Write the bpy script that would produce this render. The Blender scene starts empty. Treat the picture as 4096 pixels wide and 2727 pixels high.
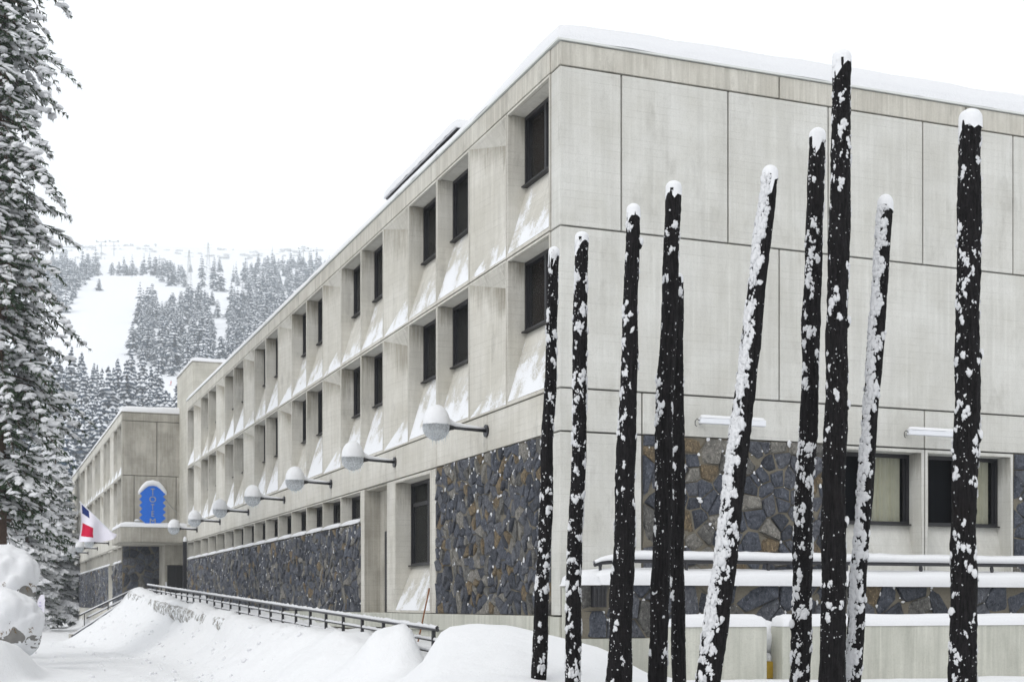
import bpy, bmesh, math, random
import numpy as np
from mathutils import Vector, Matrix, Euler, noise as mnoise
R = math.radians
sc = bpy.context.scene
COL = sc.collection
# ------------------------------------------------------------------ camera, world, sun, exposure
ZC = 1.7                                   # eye height above the road
cd = bpy.data.cameras.new('camera'); cam = bpy.data.objects.new('camera', cd); COL.objects.link(cam)
cam.location = (0, 0, ZC); cam.rotation_euler = (R(90), 0, 0)
cd.sensor_width = 36; cd.lens = 48.2; cd.shift_y = 0.2573; cd.clip_start = 0.1; cd.clip_end = 6000
cd.dof.use_dof = True; cd.dof.focus_distance = 21; cd.dof.aperture_fstop = 2.8
sc.camera = cam
world = bpy.data.worlds.new('World'); sc.world = world; world.use_nodes = True
SUN_EL, SUN_AZ = 42, 215                   # degrees; azimuth clockwise from +Y
nt = world.node_tree; nt.nodes.clear()
out = nt.nodes.new('ShaderNodeOutputWorld'); bg = nt.nodes.new('ShaderNodeBackground')
sky = nt.nodes.new('ShaderNodeTexSky'); sky.sky_type = 'NISHITA'; sky.sun_disc = False
sky.sun_elevation = R(SUN_EL); sky.sun_rotation = R(SUN_AZ)
tc = nt.nodes.new('ShaderNodeTexCoord'); mp = nt.nodes.new('ShaderNodeMapping'); mp.inputs['Scale'].default_value = (1, 1, 2.6)
nz = nt.nodes.new('ShaderNodeTexNoise'); nz.inputs['Scale'].default_value = 2.3; nz.inputs['Detail'].default_value = 5; nz.inputs['Roughness'].default_value = .5
rp = nt.nodes.new('ShaderNodeValToRGB')
rp.color_ramp.elements[0].position = .3; rp.color_ramp.elements[0].color = (.905, .93, .965, 1)
rp.color_ramp.elements[1].position = .58; rp.color_ramp.elements[1].color = (1.0, 1.0, 1.005, 1)
sc_ = nt.nodes.new('ShaderNodeVectorMath'); sc_.operation = 'SCALE'; sc_.inputs['Scale'].default_value = 11.9
mx = nt.nodes.new('ShaderNodeMix'); mx.data_type = 'RGBA'; mx.inputs[0].default_value = .95
L = nt.links.new
L(tc.outputs['Generated'], mp.inputs[0]); L(mp.outputs[0], nz.inputs['Vector']); L(nz.outputs['Fac'], rp.inputs[0])
L(rp.outputs[0], sc_.inputs[0]); L(sky.outputs[0], mx.inputs[6]); L(sc_.outputs[0], mx.inputs[7])
L(mx.outputs[2], bg.inputs[0]); bg.inputs[1].default_value = .1; L(bg.outputs[0], out.inputs[0])
sd = bpy.data.lights.new('sun', 'SUN'); sd.energy = .85; sd.angle = R(25); sd.color = (1, .97, .93)
sun = bpy.data.objects.new('sun', sd); COL.objects.link(sun)
sv = Vector((math.sin(R(SUN_AZ))*math.cos(R(SUN_EL)), math.cos(R(SUN_AZ))*math.cos(R(SUN_EL)), math.sin(R(SUN_EL))))
sun.rotation_euler = sv.to_track_quat('Z', 'Y').to_euler(); sun.location = (-20, -30, 60)
vs = sc.view_settings; vs.view_transform = 'Standard'; vs.look = 'None'; vs.exposure = 0.03; vs.gamma = 1; vs.use_curve_mapping = False
sc.cycles.max_bounces = 8; sc.cycles.diffuse_bounces = 4; sc.cycles.volume_bounces = 1; sc.cycles.transparent_max_bounces = 8

# ------------------------------------------------------------------ helpers
ROT = 21.3; ca, sa = math.cos(R(ROT)), math.sin(R(ROT))
CX, CY = 0.826, 24.0                       # the building's corner
RZ = R(ROT)
def W(v, u, z): return Vector((CX + v*ca - u*sa, CY + v*sa + u*ca, z + ZC))   # building axes -> world; z counted from eye height
def toVU(x, y): dx, dy = x-CX, y-CY; return dx*ca + dy*sa, -dx*sa + dy*ca
rnd = random.Random(7)
def smooth01(t): t = np.clip(t, 0, 1); return t*t*(3-2*t)

class MB:
    def __init__(s): s.v = []; s.f = []; s.m = []; s.uv = {}
    def add(s, vs_, fs, m=0):
        n = len(s.v); s.v.extend([tuple(p) for p in vs_])
        for f in fs: s.f.append(tuple(i+n for i in f)); s.m.append(m)
    def face(s, pts, m=0, uv=None):
        n = len(s.v); s.v.extend([tuple(p) for p in pts]); s.f.append(tuple(range(n, n+len(pts)))); s.m.append(m)
        if uv: s.uv[len(s.f)-1] = uv
    def box(s, a, b, m=0):
        x0, y0, z0 = a; x1, y1, z1 = b
        s.add([(x0,y0,z0),(x1,y0,z0),(x1,y1,z0),(x0,y1,z0),(x0,y0,z1),(x1,y0,z1),(x1,y1,z1),(x0,y1,z1)],
              [(0,3,2,1),(4,5,6,7),(0,1,5,4),(1,2,6,5),(2,3,7,6),(3,0,4,7)], m)
    def bar(s, p, q, w, h, m=0):           # rectangular bar from p to q (w horizontal, h vertical)
        p, q = Vector(p), Vector(q); d = (q-p).normalized(); side = d.cross(Vector((0,0,1)))
        if side.length < .01: side = Vector((1,0,0))
        side.normalize(); up = side.cross(d).normalized()
        vs_ = [c + side*(i*w/2) + up*(j*h/2) for c in (p, q) for i, j in ((-1,-1),(1,-1),(1,1),(-1,1))]
        s.add(vs_, [(0,1,2,3),(7,6,5,4),(0,4,5,1),(1,5,6,2),(2,6,7,3),(3,7,4,0)], m)
    def tube(s, pts, rad, n=8, m=0, caps=True):
        pts = [Vector(p) for p in pts]
        if not isinstance(rad, (list, tuple)): rad = [rad]*len(pts)
        base = len(s.v); prev = None
        for i, p in enumerate(pts):
            d = (pts[min(i+1, len(pts)-1)] - pts[max(i-1, 0)]).normalized()
            if prev is None:
                a = d.orthogonal().normalized()
            else:
                a = (prev - d*prev.dot(d)); a = a.normalized() if a.length > 1e-6 else d.orthogonal().normalized()
            prev = a; b = d.cross(a)
            for k in range(n):
                t = 2*math.pi*k/n; s.v.append(tuple(p + (a*math.cos(t) + b*math.sin(t))*rad[i]))
        for i in range(len(pts)-1):
            for k in range(n):
                s.f.append((base+i*n+k, base+i*n+(k+1)%n, base+(i+1)*n+(k+1)%n, base+(i+1)*n+k)); s.m.append(m)
        if caps:
            s.f.append(tuple(base+k for k in range(n))[::-1]); s.m.append(m)
            s.f.append(tuple(base+(len(pts)-1)*n+k for k in range(n))); s.m.append(m)
    def lump(s, c, rx, ry, rz, axes=None, m=0, jit=.18, rg=rnd, sub=0):
        V, F = ICO if sub == 0 else ICO2
        c = Vector(c)
        ax = axes or (Vector((1,0,0)), Vector((0,1,0)), Vector((0,0,1)))
        vv = []
        for p in V:
            k = 1 + rg.uniform(-jit, jit)
            vv.append(c + ax[0]*(p[0]*rx*k) + ax[1]*(p[1]*ry*k) + ax[2]*(p[2]*rz*k))
        s.add(vv, F, m)
    def mesh(s, name, mats, smooth=False, fixn=False):
        me = bpy.data.meshes.new(name); me.from_pydata(s.v, [], s.f)
        for m in mats: me.materials.append(m)
        if len(mats) > 1: me.polygons.foreach_set('material_index', s.m)
        if s.uv:
            ul = me.uv_layers.new(name='UVMap')
            for fi, uv in s.uv.items():
                for li, c in zip(me.polygons[fi].loop_indices, uv): ul.data[li].uv = c
        if fixn:
            bm = bmesh.new(); bm.from_mesh(me); bmesh.ops.remove_doubles(bm, verts=bm.verts, dist=1e-5)
            bmesh.ops.recalc_face_normals(bm, faces=bm.faces); bm.to_mesh(me); bm.free()
        if smooth: me.polygons.foreach_set('use_smooth', [True]*len(me.polygons))
        me.update(); return me
    def build(s, name, mats, parent=None, smooth=False, fixn=False, kind=None, label=None):
        if not isinstance(mats, (list, tuple)): mats = [mats]
        return link(name, s.mesh(name, mats, smooth, fixn), parent, kind, label)
def ico(sub):
    bm = bmesh.new(); bmesh.ops.create_icosphere(bm, subdivisions=sub+1, radius=1)
    V = [tuple(v.co) for v in bm.verts]; F = [tuple(v.index for v in f.verts) for f in bm.faces]; bm.free(); return V, F
ICO = ico(0); ICO2 = ico(1); ICO3 = ico(2)
def link(name, me, parent=None, kind=None, label=None, loc=None):
    o = bpy.data.objects.new(name, me); COL.objects.link(o)
    if parent is not None: o.parent = parent
    if kind: o['kind'] = kind
    if label: o['label'] = label
    if loc is not None: o.location = loc
    return o
def thing(name, label, cat, loc=(0,0,0), rz=0, group=None):
    o = bpy.data.objects.new(name, None); COL.objects.link(o); o.location = loc; o.rotation_euler = (0, 0, rz)
    o.empty_display_size = .2
    o['label'] = label; o['category'] = cat
    if group: o['group'] = group
    return o
def tag(o, label, cat, group=None):
    o['label'] = label; o['category'] = cat
    if group: o['group'] = group
    return o
KIDS = {}
def copy_tree(o, parent=None):
    c = o.copy(); COL.objects.link(c); c.parent = parent
    for ch in [x for x in o.children]: copy_tree(ch, c)
    return c

# ------------------------------------------------------------------ materials
def new_mat(name):
    m = bpy.data.materials.new(name); m.use_nodes = True; n = m.node_tree
    return m, n, n.nodes['Principled BSDF'], n.links.new
def N(n, t, **kw):
    x = n.nodes.new(t)
    for k, v in kw.items():
        if k.startswith('i_'): x.inputs[k[2:].replace('_', ' ')].default_value = v
        else: setattr(x, k, v)
    return x
def ramp(n, stops):
    r = n.nodes.new('ShaderNodeValToRGB'); e = r.color_ramp.elements
    while len(e) < len(stops): e.new(.5)
    for i, (p, c) in enumerate(stops):
        e[i].position = p; e[i].color = (c, c, c, 1) if isinstance(c, (int, float)) else (*c, 1)
    return r
def mixc(n, fac, a, b, mode='MIX'):
    x = n.nodes.new('ShaderNodeMix'); x.data_type = 'RGBA'; x.blend_type = mode
    for i, v in ((0, fac), (6, a), (7, b)):
        if isinstance(v, bpy.types.NodeSocket): n.links.new(v, x.inputs[i])
        elif i == 0: x.inputs[0].default_value = v
        else: x.inputs[i].default_value = (*v, 1)
    return x.outputs[2]
def wpos(n, scale=(1,1,1), rot=True):
    g = n.nodes.new('ShaderNodeNewGeometry')
    a = N(n, 'ShaderNodeMapping'); a.inputs['Rotation'].default_value = (0, 0, -RZ if rot else 0)
    n.links.new(g.outputs['Position'], a.inputs[0])
    b = N(n, 'ShaderNodeMapping'); b.inputs['Scale'].default_value = scale
    n.links.new(a.outputs[0], b.inputs[0]); return b.outputs[0]
def flat(name, c, rough=.7, metal=0, noise=0, scale=20, bump=0):
    m, n, p, l = new_mat(name)
    p.inputs['Base Color'].default_value = (*c, 1); p.inputs['Roughness'].default_value = rough; p.inputs['Metallic'].default_value = metal
    if rough > .55: p.inputs['Specular IOR Level'].default_value = .2
    if noise or bump:
        t = N(n, 'ShaderNodeTexNoise', i_Scale=scale, i_Detail=5.0); tcn = N(n, 'ShaderNodeTexCoord'); l(tcn.outputs['Object'], t.inputs['Vector'])
        if noise:
            l(mixc(n, t.outputs['Fac'], tuple(x*(1-noise) for x in c), tuple(x*(1+noise) for x in c)), p.inputs['Base Color'])
        if bump:
            b = N(n, 'ShaderNodeBump', i_Strength=bump, i_Distance=.02); l(t.outputs['Fac'], b.inputs['Height']); l(b.outputs[0], p.inputs['Normal'])
    return m
def concrete(name, c1=(.515,.497,.44), c2=(.62,.605,.555), boards=.8, streak=.38, dark=.5, dusted=False, bp=.13):
    m, n, p, l = new_mat(name)
    blot = N(n, 'ShaderNodeTexNoise', i_Scale=.9, i_Detail=6.0, i_Roughness=.6); l(wpos(n), blot.inputs['Vector'])
    col = mixc(n, ramp_out(n, blot.outputs['Fac'], [(.36, 0), (.64, 1)]), c1, c2)
    # rain streaks run down the face
    st = N(n, 'ShaderNodeTexNoise', i_Scale=1.0, i_Detail=4.0, i_Roughness=.65); l(wpos(n, (7, 7, .5)), st.inputs['Vector'])
    col = mixc(n, ramp_out(n, st.outputs['Fac'], [(.42, 0), (.72, streak)]), col, tuple(x*.72 for x in c1))
    st2 = N(n, 'ShaderNodeTexNoise', i_Scale=1.0, i_Detail=3.0, i_Roughness=.6); l(wpos(n, (13, 13, .35)), st2.inputs['Vector'])
    col = mixc(n, ramp_out(n, st2.outputs['Fac'], [(.52, 0), (.75, streak*.9)]), col, tuple(min(1, x*1.22) for x in c2))
    # formwork boards
    bx = N(n, 'ShaderNodeSeparateXYZ'); l(wpos(n), bx.inputs[0])
    dv = N(n, 'ShaderNodeMath', operation='DIVIDE'); l(bx.outputs['Z'], dv.inputs[0]); dv.inputs[1].default_value = bp
    fl = N(n, 'ShaderNodeMath', operation='FLOOR'); l(dv.outputs[0], fl.inputs[0])
    fr = N(n, 'ShaderNodeMath', operation='FRACT'); l(dv.outputs[0], fr.inputs[0])
    wn = N(n, 'ShaderNodeTexWhiteNoise', noise_dimensions='1D'); l(fl.outputs[0], wn.inputs['W'])
    ln = ramp(n, [(0, 1), (.05, 0), (.96, 0), (1, 1)]); l(fr.outputs[0], ln.inputs[0])
    brk = N(n, 'ShaderNodeTexNoise', i_Scale=1.6, i_Detail=3.0); l(wpos(n, (1, 1, 3)), brk.inputs['Vector'])
    ml = N(n, 'ShaderNodeMath', operation='MULTIPLY'); l(ln.outputs[0], ml.inputs[0]); l(ramp_out(n, brk.outputs['Fac'], [(.42, .12), (.62, 1)]), ml.inputs[1])
    mb = N(n, 'ShaderNodeMath', operation='MULTIPLY'); l(ml.outputs[0], mb.inputs[0]); mb.inputs[1].default_value = boards
    col = mixc(n, mb.outputs[0], col, tuple(x*.62 for x in c1))
    tone = N(n, 'ShaderNodeMath', operation='MULTIPLY'); l(wn.outputs['Value'], tone.inputs[0]); tone.inputs[1].default_value = boards*.22
    col = mixc(n, tone.outputs[0], col, tuple(x*.8 for x in c1))
    # pores and grain
    gr = N(n, 'ShaderNodeTexNoise', i_Scale=38.0, i_Detail=4.0, i_Roughness=.7); l(wpos(n), gr.inputs['Vector'])
    col = mixc(n, ramp_out(n, gr.outputs['Fac'], [(.3, .28), (.5, 0)]), col, tuple(x*.6 for x in c1))
    # dark weather stains, in patches
    dk = N(n, 'ShaderNodeTexNoise', i_Scale=1.0, i_Detail=7.0, i_Roughness=.7); l(wpos(n, (2.2, 2.2, .9)), dk.inputs['Vector'])
    col = mixc(n, ramp_out(n, dk.outputs['Fac'], [(.56, 0), (.78, dark)]), col, (.17, .16, .135))
    rough_in = p.inputs['Roughness']; rough_in.default_value = .9
    if not dusted:
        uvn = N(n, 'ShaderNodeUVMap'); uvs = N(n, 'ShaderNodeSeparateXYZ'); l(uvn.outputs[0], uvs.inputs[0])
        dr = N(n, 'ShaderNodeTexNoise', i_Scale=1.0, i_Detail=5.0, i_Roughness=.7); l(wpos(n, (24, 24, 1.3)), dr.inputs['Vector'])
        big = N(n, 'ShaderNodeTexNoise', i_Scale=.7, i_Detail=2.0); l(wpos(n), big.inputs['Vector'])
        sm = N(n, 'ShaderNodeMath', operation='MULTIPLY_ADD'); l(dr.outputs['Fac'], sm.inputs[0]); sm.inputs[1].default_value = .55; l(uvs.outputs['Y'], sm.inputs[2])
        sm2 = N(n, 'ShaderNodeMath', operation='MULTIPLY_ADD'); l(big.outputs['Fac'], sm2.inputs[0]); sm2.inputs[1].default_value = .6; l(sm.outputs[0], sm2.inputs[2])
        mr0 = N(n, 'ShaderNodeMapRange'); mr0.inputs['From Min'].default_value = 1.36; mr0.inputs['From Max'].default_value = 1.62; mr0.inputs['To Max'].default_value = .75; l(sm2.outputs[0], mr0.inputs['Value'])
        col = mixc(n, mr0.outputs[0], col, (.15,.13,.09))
    hgt = N(n, 'ShaderNodeMath', operation='SUBTRACT'); l(gr.outputs['Fac'], hgt.inputs[0]); l(mb.outputs[0], hgt.inputs[1])
    bmp = N(n, 'ShaderNodeBump', i_Strength=.35, i_Distance=.012); 
    if dusted:
        uv = N(n, 'ShaderNodeUVMap'); sx = N(n, 'ShaderNodeSeparateXYZ'); l(uv.outputs[0], sx.inputs[0])
        oi = N(n, 'ShaderNodeObjectInfo')
        sn = N(n, 'ShaderNodeTexNoise', i_Scale=24.0, i_Detail=9.0, i_Roughness=.9); l(wpos(n, (1, 1, .8)), sn.inputs['Vector'])
        sn2 = N(n, 'ShaderNodeTexNoise', i_Scale=2.0, i_Detail=3.0); l(wpos(n), sn2.inputs['Vector'])
        # cover: full near the foot, thinning upward; amount differs from panel to panel
        a = N(n, 'ShaderNodeMapRange'); a.inputs['From Min'].default_value = 0; a.inputs['From Max'].default_value = 1
        a.inputs['To Min'].default_value = .17; a.inputs['To Max'].default_value = -.13; l(sx.outputs['Y'], a.inputs['Value'])
        s1 = N(n, 'ShaderNodeMath', operation='ADD'); l(sn.outputs['Fac'], s1.inputs[0]); l(a.outputs[0], s1.inputs[1])
        s2 = N(n, 'ShaderNodeMath', operation='MULTIPLY_ADD'); l(sn2.outputs['Fac'], s2.inputs[0]); s2.inputs[1].default_value = .75; l(s1.outputs[0], s2.inputs[2])
        s3 = N(n, 'ShaderNodeMath', operation='MULTIPLY_ADD'); l(oi.outputs['Random'], s3.inputs[0]); s3.inputs[1].default_value = .22; l(s2.outputs[0], s3.inputs[2])
        ms = ramp_out(n, s3.outputs[0], [(.5, 0), (1, 1)], raw=True)
        mr = N(n, 'ShaderNodeMapRange'); mr.inputs['From Min'].default_value = 1.0; mr.inputs['From Max'].default_value = 1.06; l(s3.outputs[0], mr.inputs['Value'])
        col = mixc(n, mr.outputs[0], col, (.78,.795,.82))
        h2 = N(n, 'ShaderNodeMath', operation='ADD'); l(hgt.outputs[0], h2.inputs[0]); l(mr.outputs[0], h2.inputs[1]); l(h2.outputs[0], bmp.inputs['Height'])
        bmp.inputs['Distance'].default_value = .02
    else:
        l(hgt.outputs[0], bmp.inputs['Height'])
    l(bmp.outputs[0], p.inputs['Normal']); l(col, p.inputs['Base Color'])
    return m
def ramp_out(n, sock, stops, raw=False):
    r = ramp(n, stops); n.links.new(sock, r.inputs[0]); return r.outputs[0]
def stone_mat(name, c, c2):
    m, n, p, l = new_mat(name)
    t = N(n, 'ShaderNodeTexNoise', i_Scale=7.0, i_Detail=9.0, i_Roughness=.75, i_Distortion=1.6); l(wpos(n), t.inputs['Vector'])
    col = mixc(n, ramp_out(n, t.outputs['Fac'], [(.35, 0), (.7, 1)]), c, c2)
    t2 = N(n, 'ShaderNodeTexNoise', i_Scale=26.0, i_Detail=8.0, i_Roughness=.8); l(wpos(n, (1, 1, .5)), t2.inputs['Vector'])
    col = mixc(n, ramp_out(n, t2.outputs['Fac'], [(.54, 0), (.68, .75)]), col, tuple(min(1, x*2.3) for x in c2))
    b = N(n, 'ShaderNodeBump', i_Strength=1.0, i_Distance=.09); l(t2.outputs['Fac'], b.inputs['Height'])
    l(b.outputs[0], p.inputs['Normal']); l(col, p.inputs['Base Color']); p.inputs['Roughness'].default_value = .8; p.inputs['Specular IOR Level'].default_value = .3
    return m
def snow_mat(name, c=(.735,.745,.765), scale=1.2, strength=.35, fine=.15):
    m, n, p, l = new_mat(name); p.inputs['Roughness'].default_value = .8
    t = N(n, 'ShaderNodeTexNoise', i_Scale=scale, i_Detail=6.0, i_Roughness=.55); l(wpos(n), t.inputs['Vector'])
    t2 = N(n, 'ShaderNodeTexNoise', i_Scale=scale*22, i_Detail=4.0, i_Roughness=.7); l(wpos(n), t2.inputs['Vector'])
    ad = N(n, 'ShaderNodeMath', operation='MULTIPLY_ADD'); l(t2.outputs['Fac'], ad.inputs[0]); ad.inputs[1].default_value = fine; l(t.outputs['Fac'], ad.inputs[2])
    b = N(n, 'ShaderNodeBump', i_Strength=strength, i_Distance=.12); l(ad.outputs[0], b.inputs['Height']); l(b.outputs[0], p.inputs['Normal'])
    l(mixc(n, ramp_out(n, t2.outputs['Fac'], [(.3, 0), (.6, 1)]), tuple(x*.96 for x in c), c), p.inputs['Base Color'])
    p.inputs['Subsurface Weight'].default_value = 0
    return m
M = {}
M['conc'] = concrete('pale_board_marked_concrete')
M['conc_dust'] = concrete('concrete_dusted_with_snow', dusted=True)
M['conc_right'] = concrete('pale_panel_concrete', (.53,.525,.485), (.62,.62,.59), boards=.6, streak=.32, dark=.35)
M['conc_fascia'] = concrete('stained_fascia_concrete', (.46,.44,.385), (.56,.545,.49), boards=.0, streak=.7, dark=.7)
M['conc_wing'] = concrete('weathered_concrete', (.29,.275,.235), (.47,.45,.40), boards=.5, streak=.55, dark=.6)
M['conc_low'] = concrete('parapet_concrete', (.44,.445,.39), (.56,.56,.50), boards=0, streak=.6, dark=.3)
M['conc_tower'] = concrete('tower_concrete', (.44,.425,.37), (.58,.565,.50), boards=1.0, streak=.3, dark=.3, bp=.2)
M['inner'] = flat('unlit_room_black', (.012,.012,.014), .9)  # near-black block behind the windows; the rooms' darkness is put into its colour
M['mortar'] = flat('brown_mortar', (.16,.145,.115), .95, noise=.35, scale=30, bump=.4)
M['stones'] = [stone_mat('slate_blue_stone', (.036,.042,.056), (.17,.185,.225)), stone_mat('dark_slate_stone', (.022,.025,.034), (.11,.12,.145)),
               stone_mat('grey_stone', (.06,.06,.058), (.25,.245,.23)), stone_mat('ochre_stone', (.09,.075,.055), (.33,.25,.15)),
               stone_mat('pale_stone', (.12,.118,.11), (.40,.38,.34)), stone_mat('mid_slate_stone', (.045,.05,.063), (.22,.23,.26))]
M['snow'] = snow_mat('settled_snow')
M['snow_fine'] = snow_mat('powder_snow', scale=5, strength=.5, fine=.3)
M['snow_ground'] = snow_mat('ground_snow', (.80,.81,.825), scale=1.6, strength=.75, fine=.2)
M['snow_far'] = snow_mat('far_snow', (.82,.84,.87), scale=.02, strength=.2, fine=.1)
M['black'] = flat('black_metal', (.018,.018,.022), .42, noise=.3, scale=12)
M['frame'] = flat('black_window_frame', (.008,.008,.011), .45)
M['bronze'] = flat('dark_brown_flashing', (.07,.045,.035), .6, noise=.4, scale=5)
M['flash'] = flat('white_roof_flashing', (.62,.64,.62), .5)
M['white'] = flat('white_enamel', (.72,.74,.78), .35)
M['blue'] = flat('blue_sign_paint', (.004,.13,.60), .5, noise=.08, scale=8)
M['letter'] = flat('grey_sign_letters', (.33,.33,.31), .5)
M['wood'] = flat('brown_wood_handle', (.22,.10,.05), .6, noise=.3, scale=30)
M['yellow'] = flat('yellow_painted_metal', (.42,.27,.02), .45, noise=.45, scale=9, bump=.2)
M['rock'] = flat('grey_rock', (.20,.195,.185), .9, noise=.6, scale=2.5, bump=.8)
M['grass'] = flat('dry_grass', (.16,.10,.03), .9, noise=.4)
M['curtain'] = flat('beige_curtain', (.80,.74,.55), .9, noise=.15, scale=6)
M['curtain2'] = flat('brown_curtain', (.20,.10,.06), .9, noise=.2, scale=6)
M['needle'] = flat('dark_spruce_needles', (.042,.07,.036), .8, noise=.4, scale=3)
M['needle_far'] = flat('haze_blue_needles', (.04,.062,.095), .85, noise=.3, scale=.5)  # blue cast of distant haze is mixed into the needle colour
M['bark'] = flat('spruce_bark', (.09,.06,.045), .9, noise=.4, scale=10)
M['flag_w'] = flat('white_flag_cloth', (.78,.76,.84), .8); M['flag_b'] = flat('navy_flag_cloth', (.012,.03,.16), .8); M['flag_r'] = flat('red_flag_cloth', (.55,.005,.05), .8)
M['purple'] = flat('purple_print', (.45,.42,.62), .8)
M['red'] = flat('red_ski_suit', (.6,.02,.03), .8); M['dark'] = flat('dark_ski_clothing', (.03,.03,.05), .8); M['skin'] = flat('skin', (.5,.3,.22), .7)
def rock_snow():
    m, n, p, l = new_mat('snow_crusted_stone'); t = N(n, 'ShaderNodeTexNoise', i_Scale=1.0, i_Detail=7.0, i_Roughness=.7); l(wpos(n, (5, 5, 3.5)), t.inputs['Vector'])
    t2 = N(n, 'ShaderNodeTexNoise', i_Scale=6.0, i_Detail=5.0); l(wpos(n), t2.inputs['Vector'])
    a = mixc(n, t2.outputs['Fac'], (.14,.135,.125), (.42,.41,.38)); l(mixc(n, ramp_out(n, t.outputs['Fac'], [(.47, 0), (.54, 1)]), a, (.80,.815,.84)), p.inputs['Base Color'])
    b = N(n, 'ShaderNodeBump', i_Strength=.8, i_Distance=.06); l(t.outputs['Fac'], b.inputs['Height']); l(b.outputs[0], p.inputs['Normal']); p.inputs['Roughness'].default_value = .9; return m
M['rock_snow'] = rock_snow()
def charred():
    m, n, p, l = new_mat('charred_wood')
    t = N(n, 'ShaderNodeTexNoise', i_Scale=1.0, i_Detail=8.0, i_Roughness=.75); l(wpos(n, (45, 45, 5)), t.inputs['Vector'])
    t2 = N(n, 'ShaderNodeTexNoise', i_Scale=1.0, i_Detail=5.0, i_Roughness=.6); l(wpos(n, (14, 14, 40)), t2.inputs['Vector'])
    t3 = N(n, 'ShaderNodeTexNoise', i_Scale=2.0, i_Detail=3.0); l(wpos(n), t3.inputs['Vector'])
    col = mixc(n, ramp_out(n, t.outputs['Fac'], [(.4, 0), (.75, 1)]), (.0045,.004,.0045), (.034,.031,.033))
    col = mixc(n, ramp_out(n, t3.outputs['Fac'], [(.6, 0), (.8, .3)]), col, (.02,.015,.013))
    ad = N(n, 'ShaderNodeMath', operation='MULTIPLY_ADD'); l(t2.outputs['Fac'], ad.inputs[0]); ad.inputs[1].default_value = .5; l(t.outputs['Fac'], ad.inputs[2])
    b = N(n, 'ShaderNodeBump', i_Strength=1.0, i_Distance=.05); l(ad.outputs[0], b.inputs['Height']); l(b.outputs[0], p.inputs['Normal'])
    l(col, p.inputs['Base Color']); p.inputs['Roughness'].default_value = .85; p.inputs['Specular IOR Level'].default_value = .12; return m
M['char'] = charred()
def glass(name, tint=(.9,.93,.95), base=.06, rough=0.02, ior=1.5):
    m = bpy.data.materials.new(name); m.use_nodes = True; n = m.node_tree; n.nodes.clear(); l = n.links.new
    o = n.nodes.new('ShaderNodeOutputMaterial'); t = n.nodes.new('ShaderNodeBsdfTransparent'); t.inputs[0].default_value = (*tint, 1)
    g = n.nodes.new('ShaderNodeBsdfGlossy'); g.inputs['Roughness'].default_value = rough; g.inputs[0].default_value = (1, 1, 1, 1)
    f = n.nodes.new('ShaderNodeFresnel'); f.inputs[0].default_value = 1.5
    a = n.nodes.new('ShaderNodeMath'); a.operation = 'ADD'; a.use_clamp = True; a.inputs[1].default_value = base - .04; f.inputs[0].default_value = ior; l(f.outputs[0], a.inputs[0])
    x = n.nodes.new('ShaderNodeMixShader'); l(a.outputs[0], x.inputs[0]); l(t.outputs[0], x.inputs[1]); l(g.outputs[0], x.inputs[2]); l(x.outputs[0], o.inputs[0])
    return m
M['pane'] = glass('window_glass', (.80,.82,.84), .006, .02, 1.12)
M['globe'] = glass('frosted_globe_glass', (.90,.93,.95), .12, .12)
def frost(m, k):
    n = m.node_tree; o = [x for x in n.nodes if x.type == 'OUTPUT_MATERIAL'][0]; old = o.inputs[0].links[0].from_socket
    d = n.nodes.new('ShaderNodeBsdfTranslucent'); d.inputs[0].default_value = (.93,.95,.97,1); t = n.nodes.new('ShaderNodeTexNoise'); t.inputs['Scale'].default_value = 14
    r = ramp(n, [(.4, k*.75), (.65, min(1, k*1.25))]); x = n.nodes.new('ShaderNodeMixShader'); n.links.new(t.outputs[0], r.inputs[0]); n.links.new(r.outputs[0], x.inputs[0]); n.links.new(old, x.inputs[1]); n.links.new(d.outputs[0], x.inputs[2]); n.links.new(x.outputs[0], o.inputs[0])
frost(M['globe'], .8)
M['ice'] = glass('ice', (.88,.92,.95), .1, .1)

# ------------------------------------------------------------------ ground
H_U = np.array([-60, -1, 0, 2, 4, 10, 15, 25, 37, 44, 47, 60]); H_Z = np.array([-1.6, -1.2, -1.0, -.84, -.56, -.50, -.40, -.02, .42, .78, .78, .78])
MX = np.array([-9, -2.6, -1.75, -1.5, -1.22, -1.08, -.92, -.5, 0, .29, .76, 1.25, 1.72, 1.95, 2.6, 9]); MZ = np.array([0, .0, .08, .14, .36, .60, .83, .885, .86, .79, .70, .575, .31, .2, .06, 0])
GY = np.array([8, 12, 14, 16, 17.5, 18.6, 19.6, 20.6, 21.6, 22.6, 23.6]); GZ = np.array([0, .12, .25, .43, .72, .93, 1, .93, .68, .3, 0])
def vnoise(x, y, s, seed=0):
    x = np.asarray(x)/s + seed*17.3; y = np.asarray(y)/s + seed*9.1
    xi = np.floor(x); yi = np.floor(y); fx = x-xi; fy = y-yi
    def h(a, b): q = np.sin(a*127.1 + b*311.7 + seed*74.7)*43758.5453; return q-np.floor(q)
    fx = fx*fx*(3-2*fx); fy = fy*fy*(3-2*fy)
    return (h(xi,yi)*(1-fx)*(1-fy)+h(xi+1,yi)*fx*(1-fy)+h(xi,yi+1)*(1-fx)*fy+h(xi+1,yi+1)*fx*fy)*2-1
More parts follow.
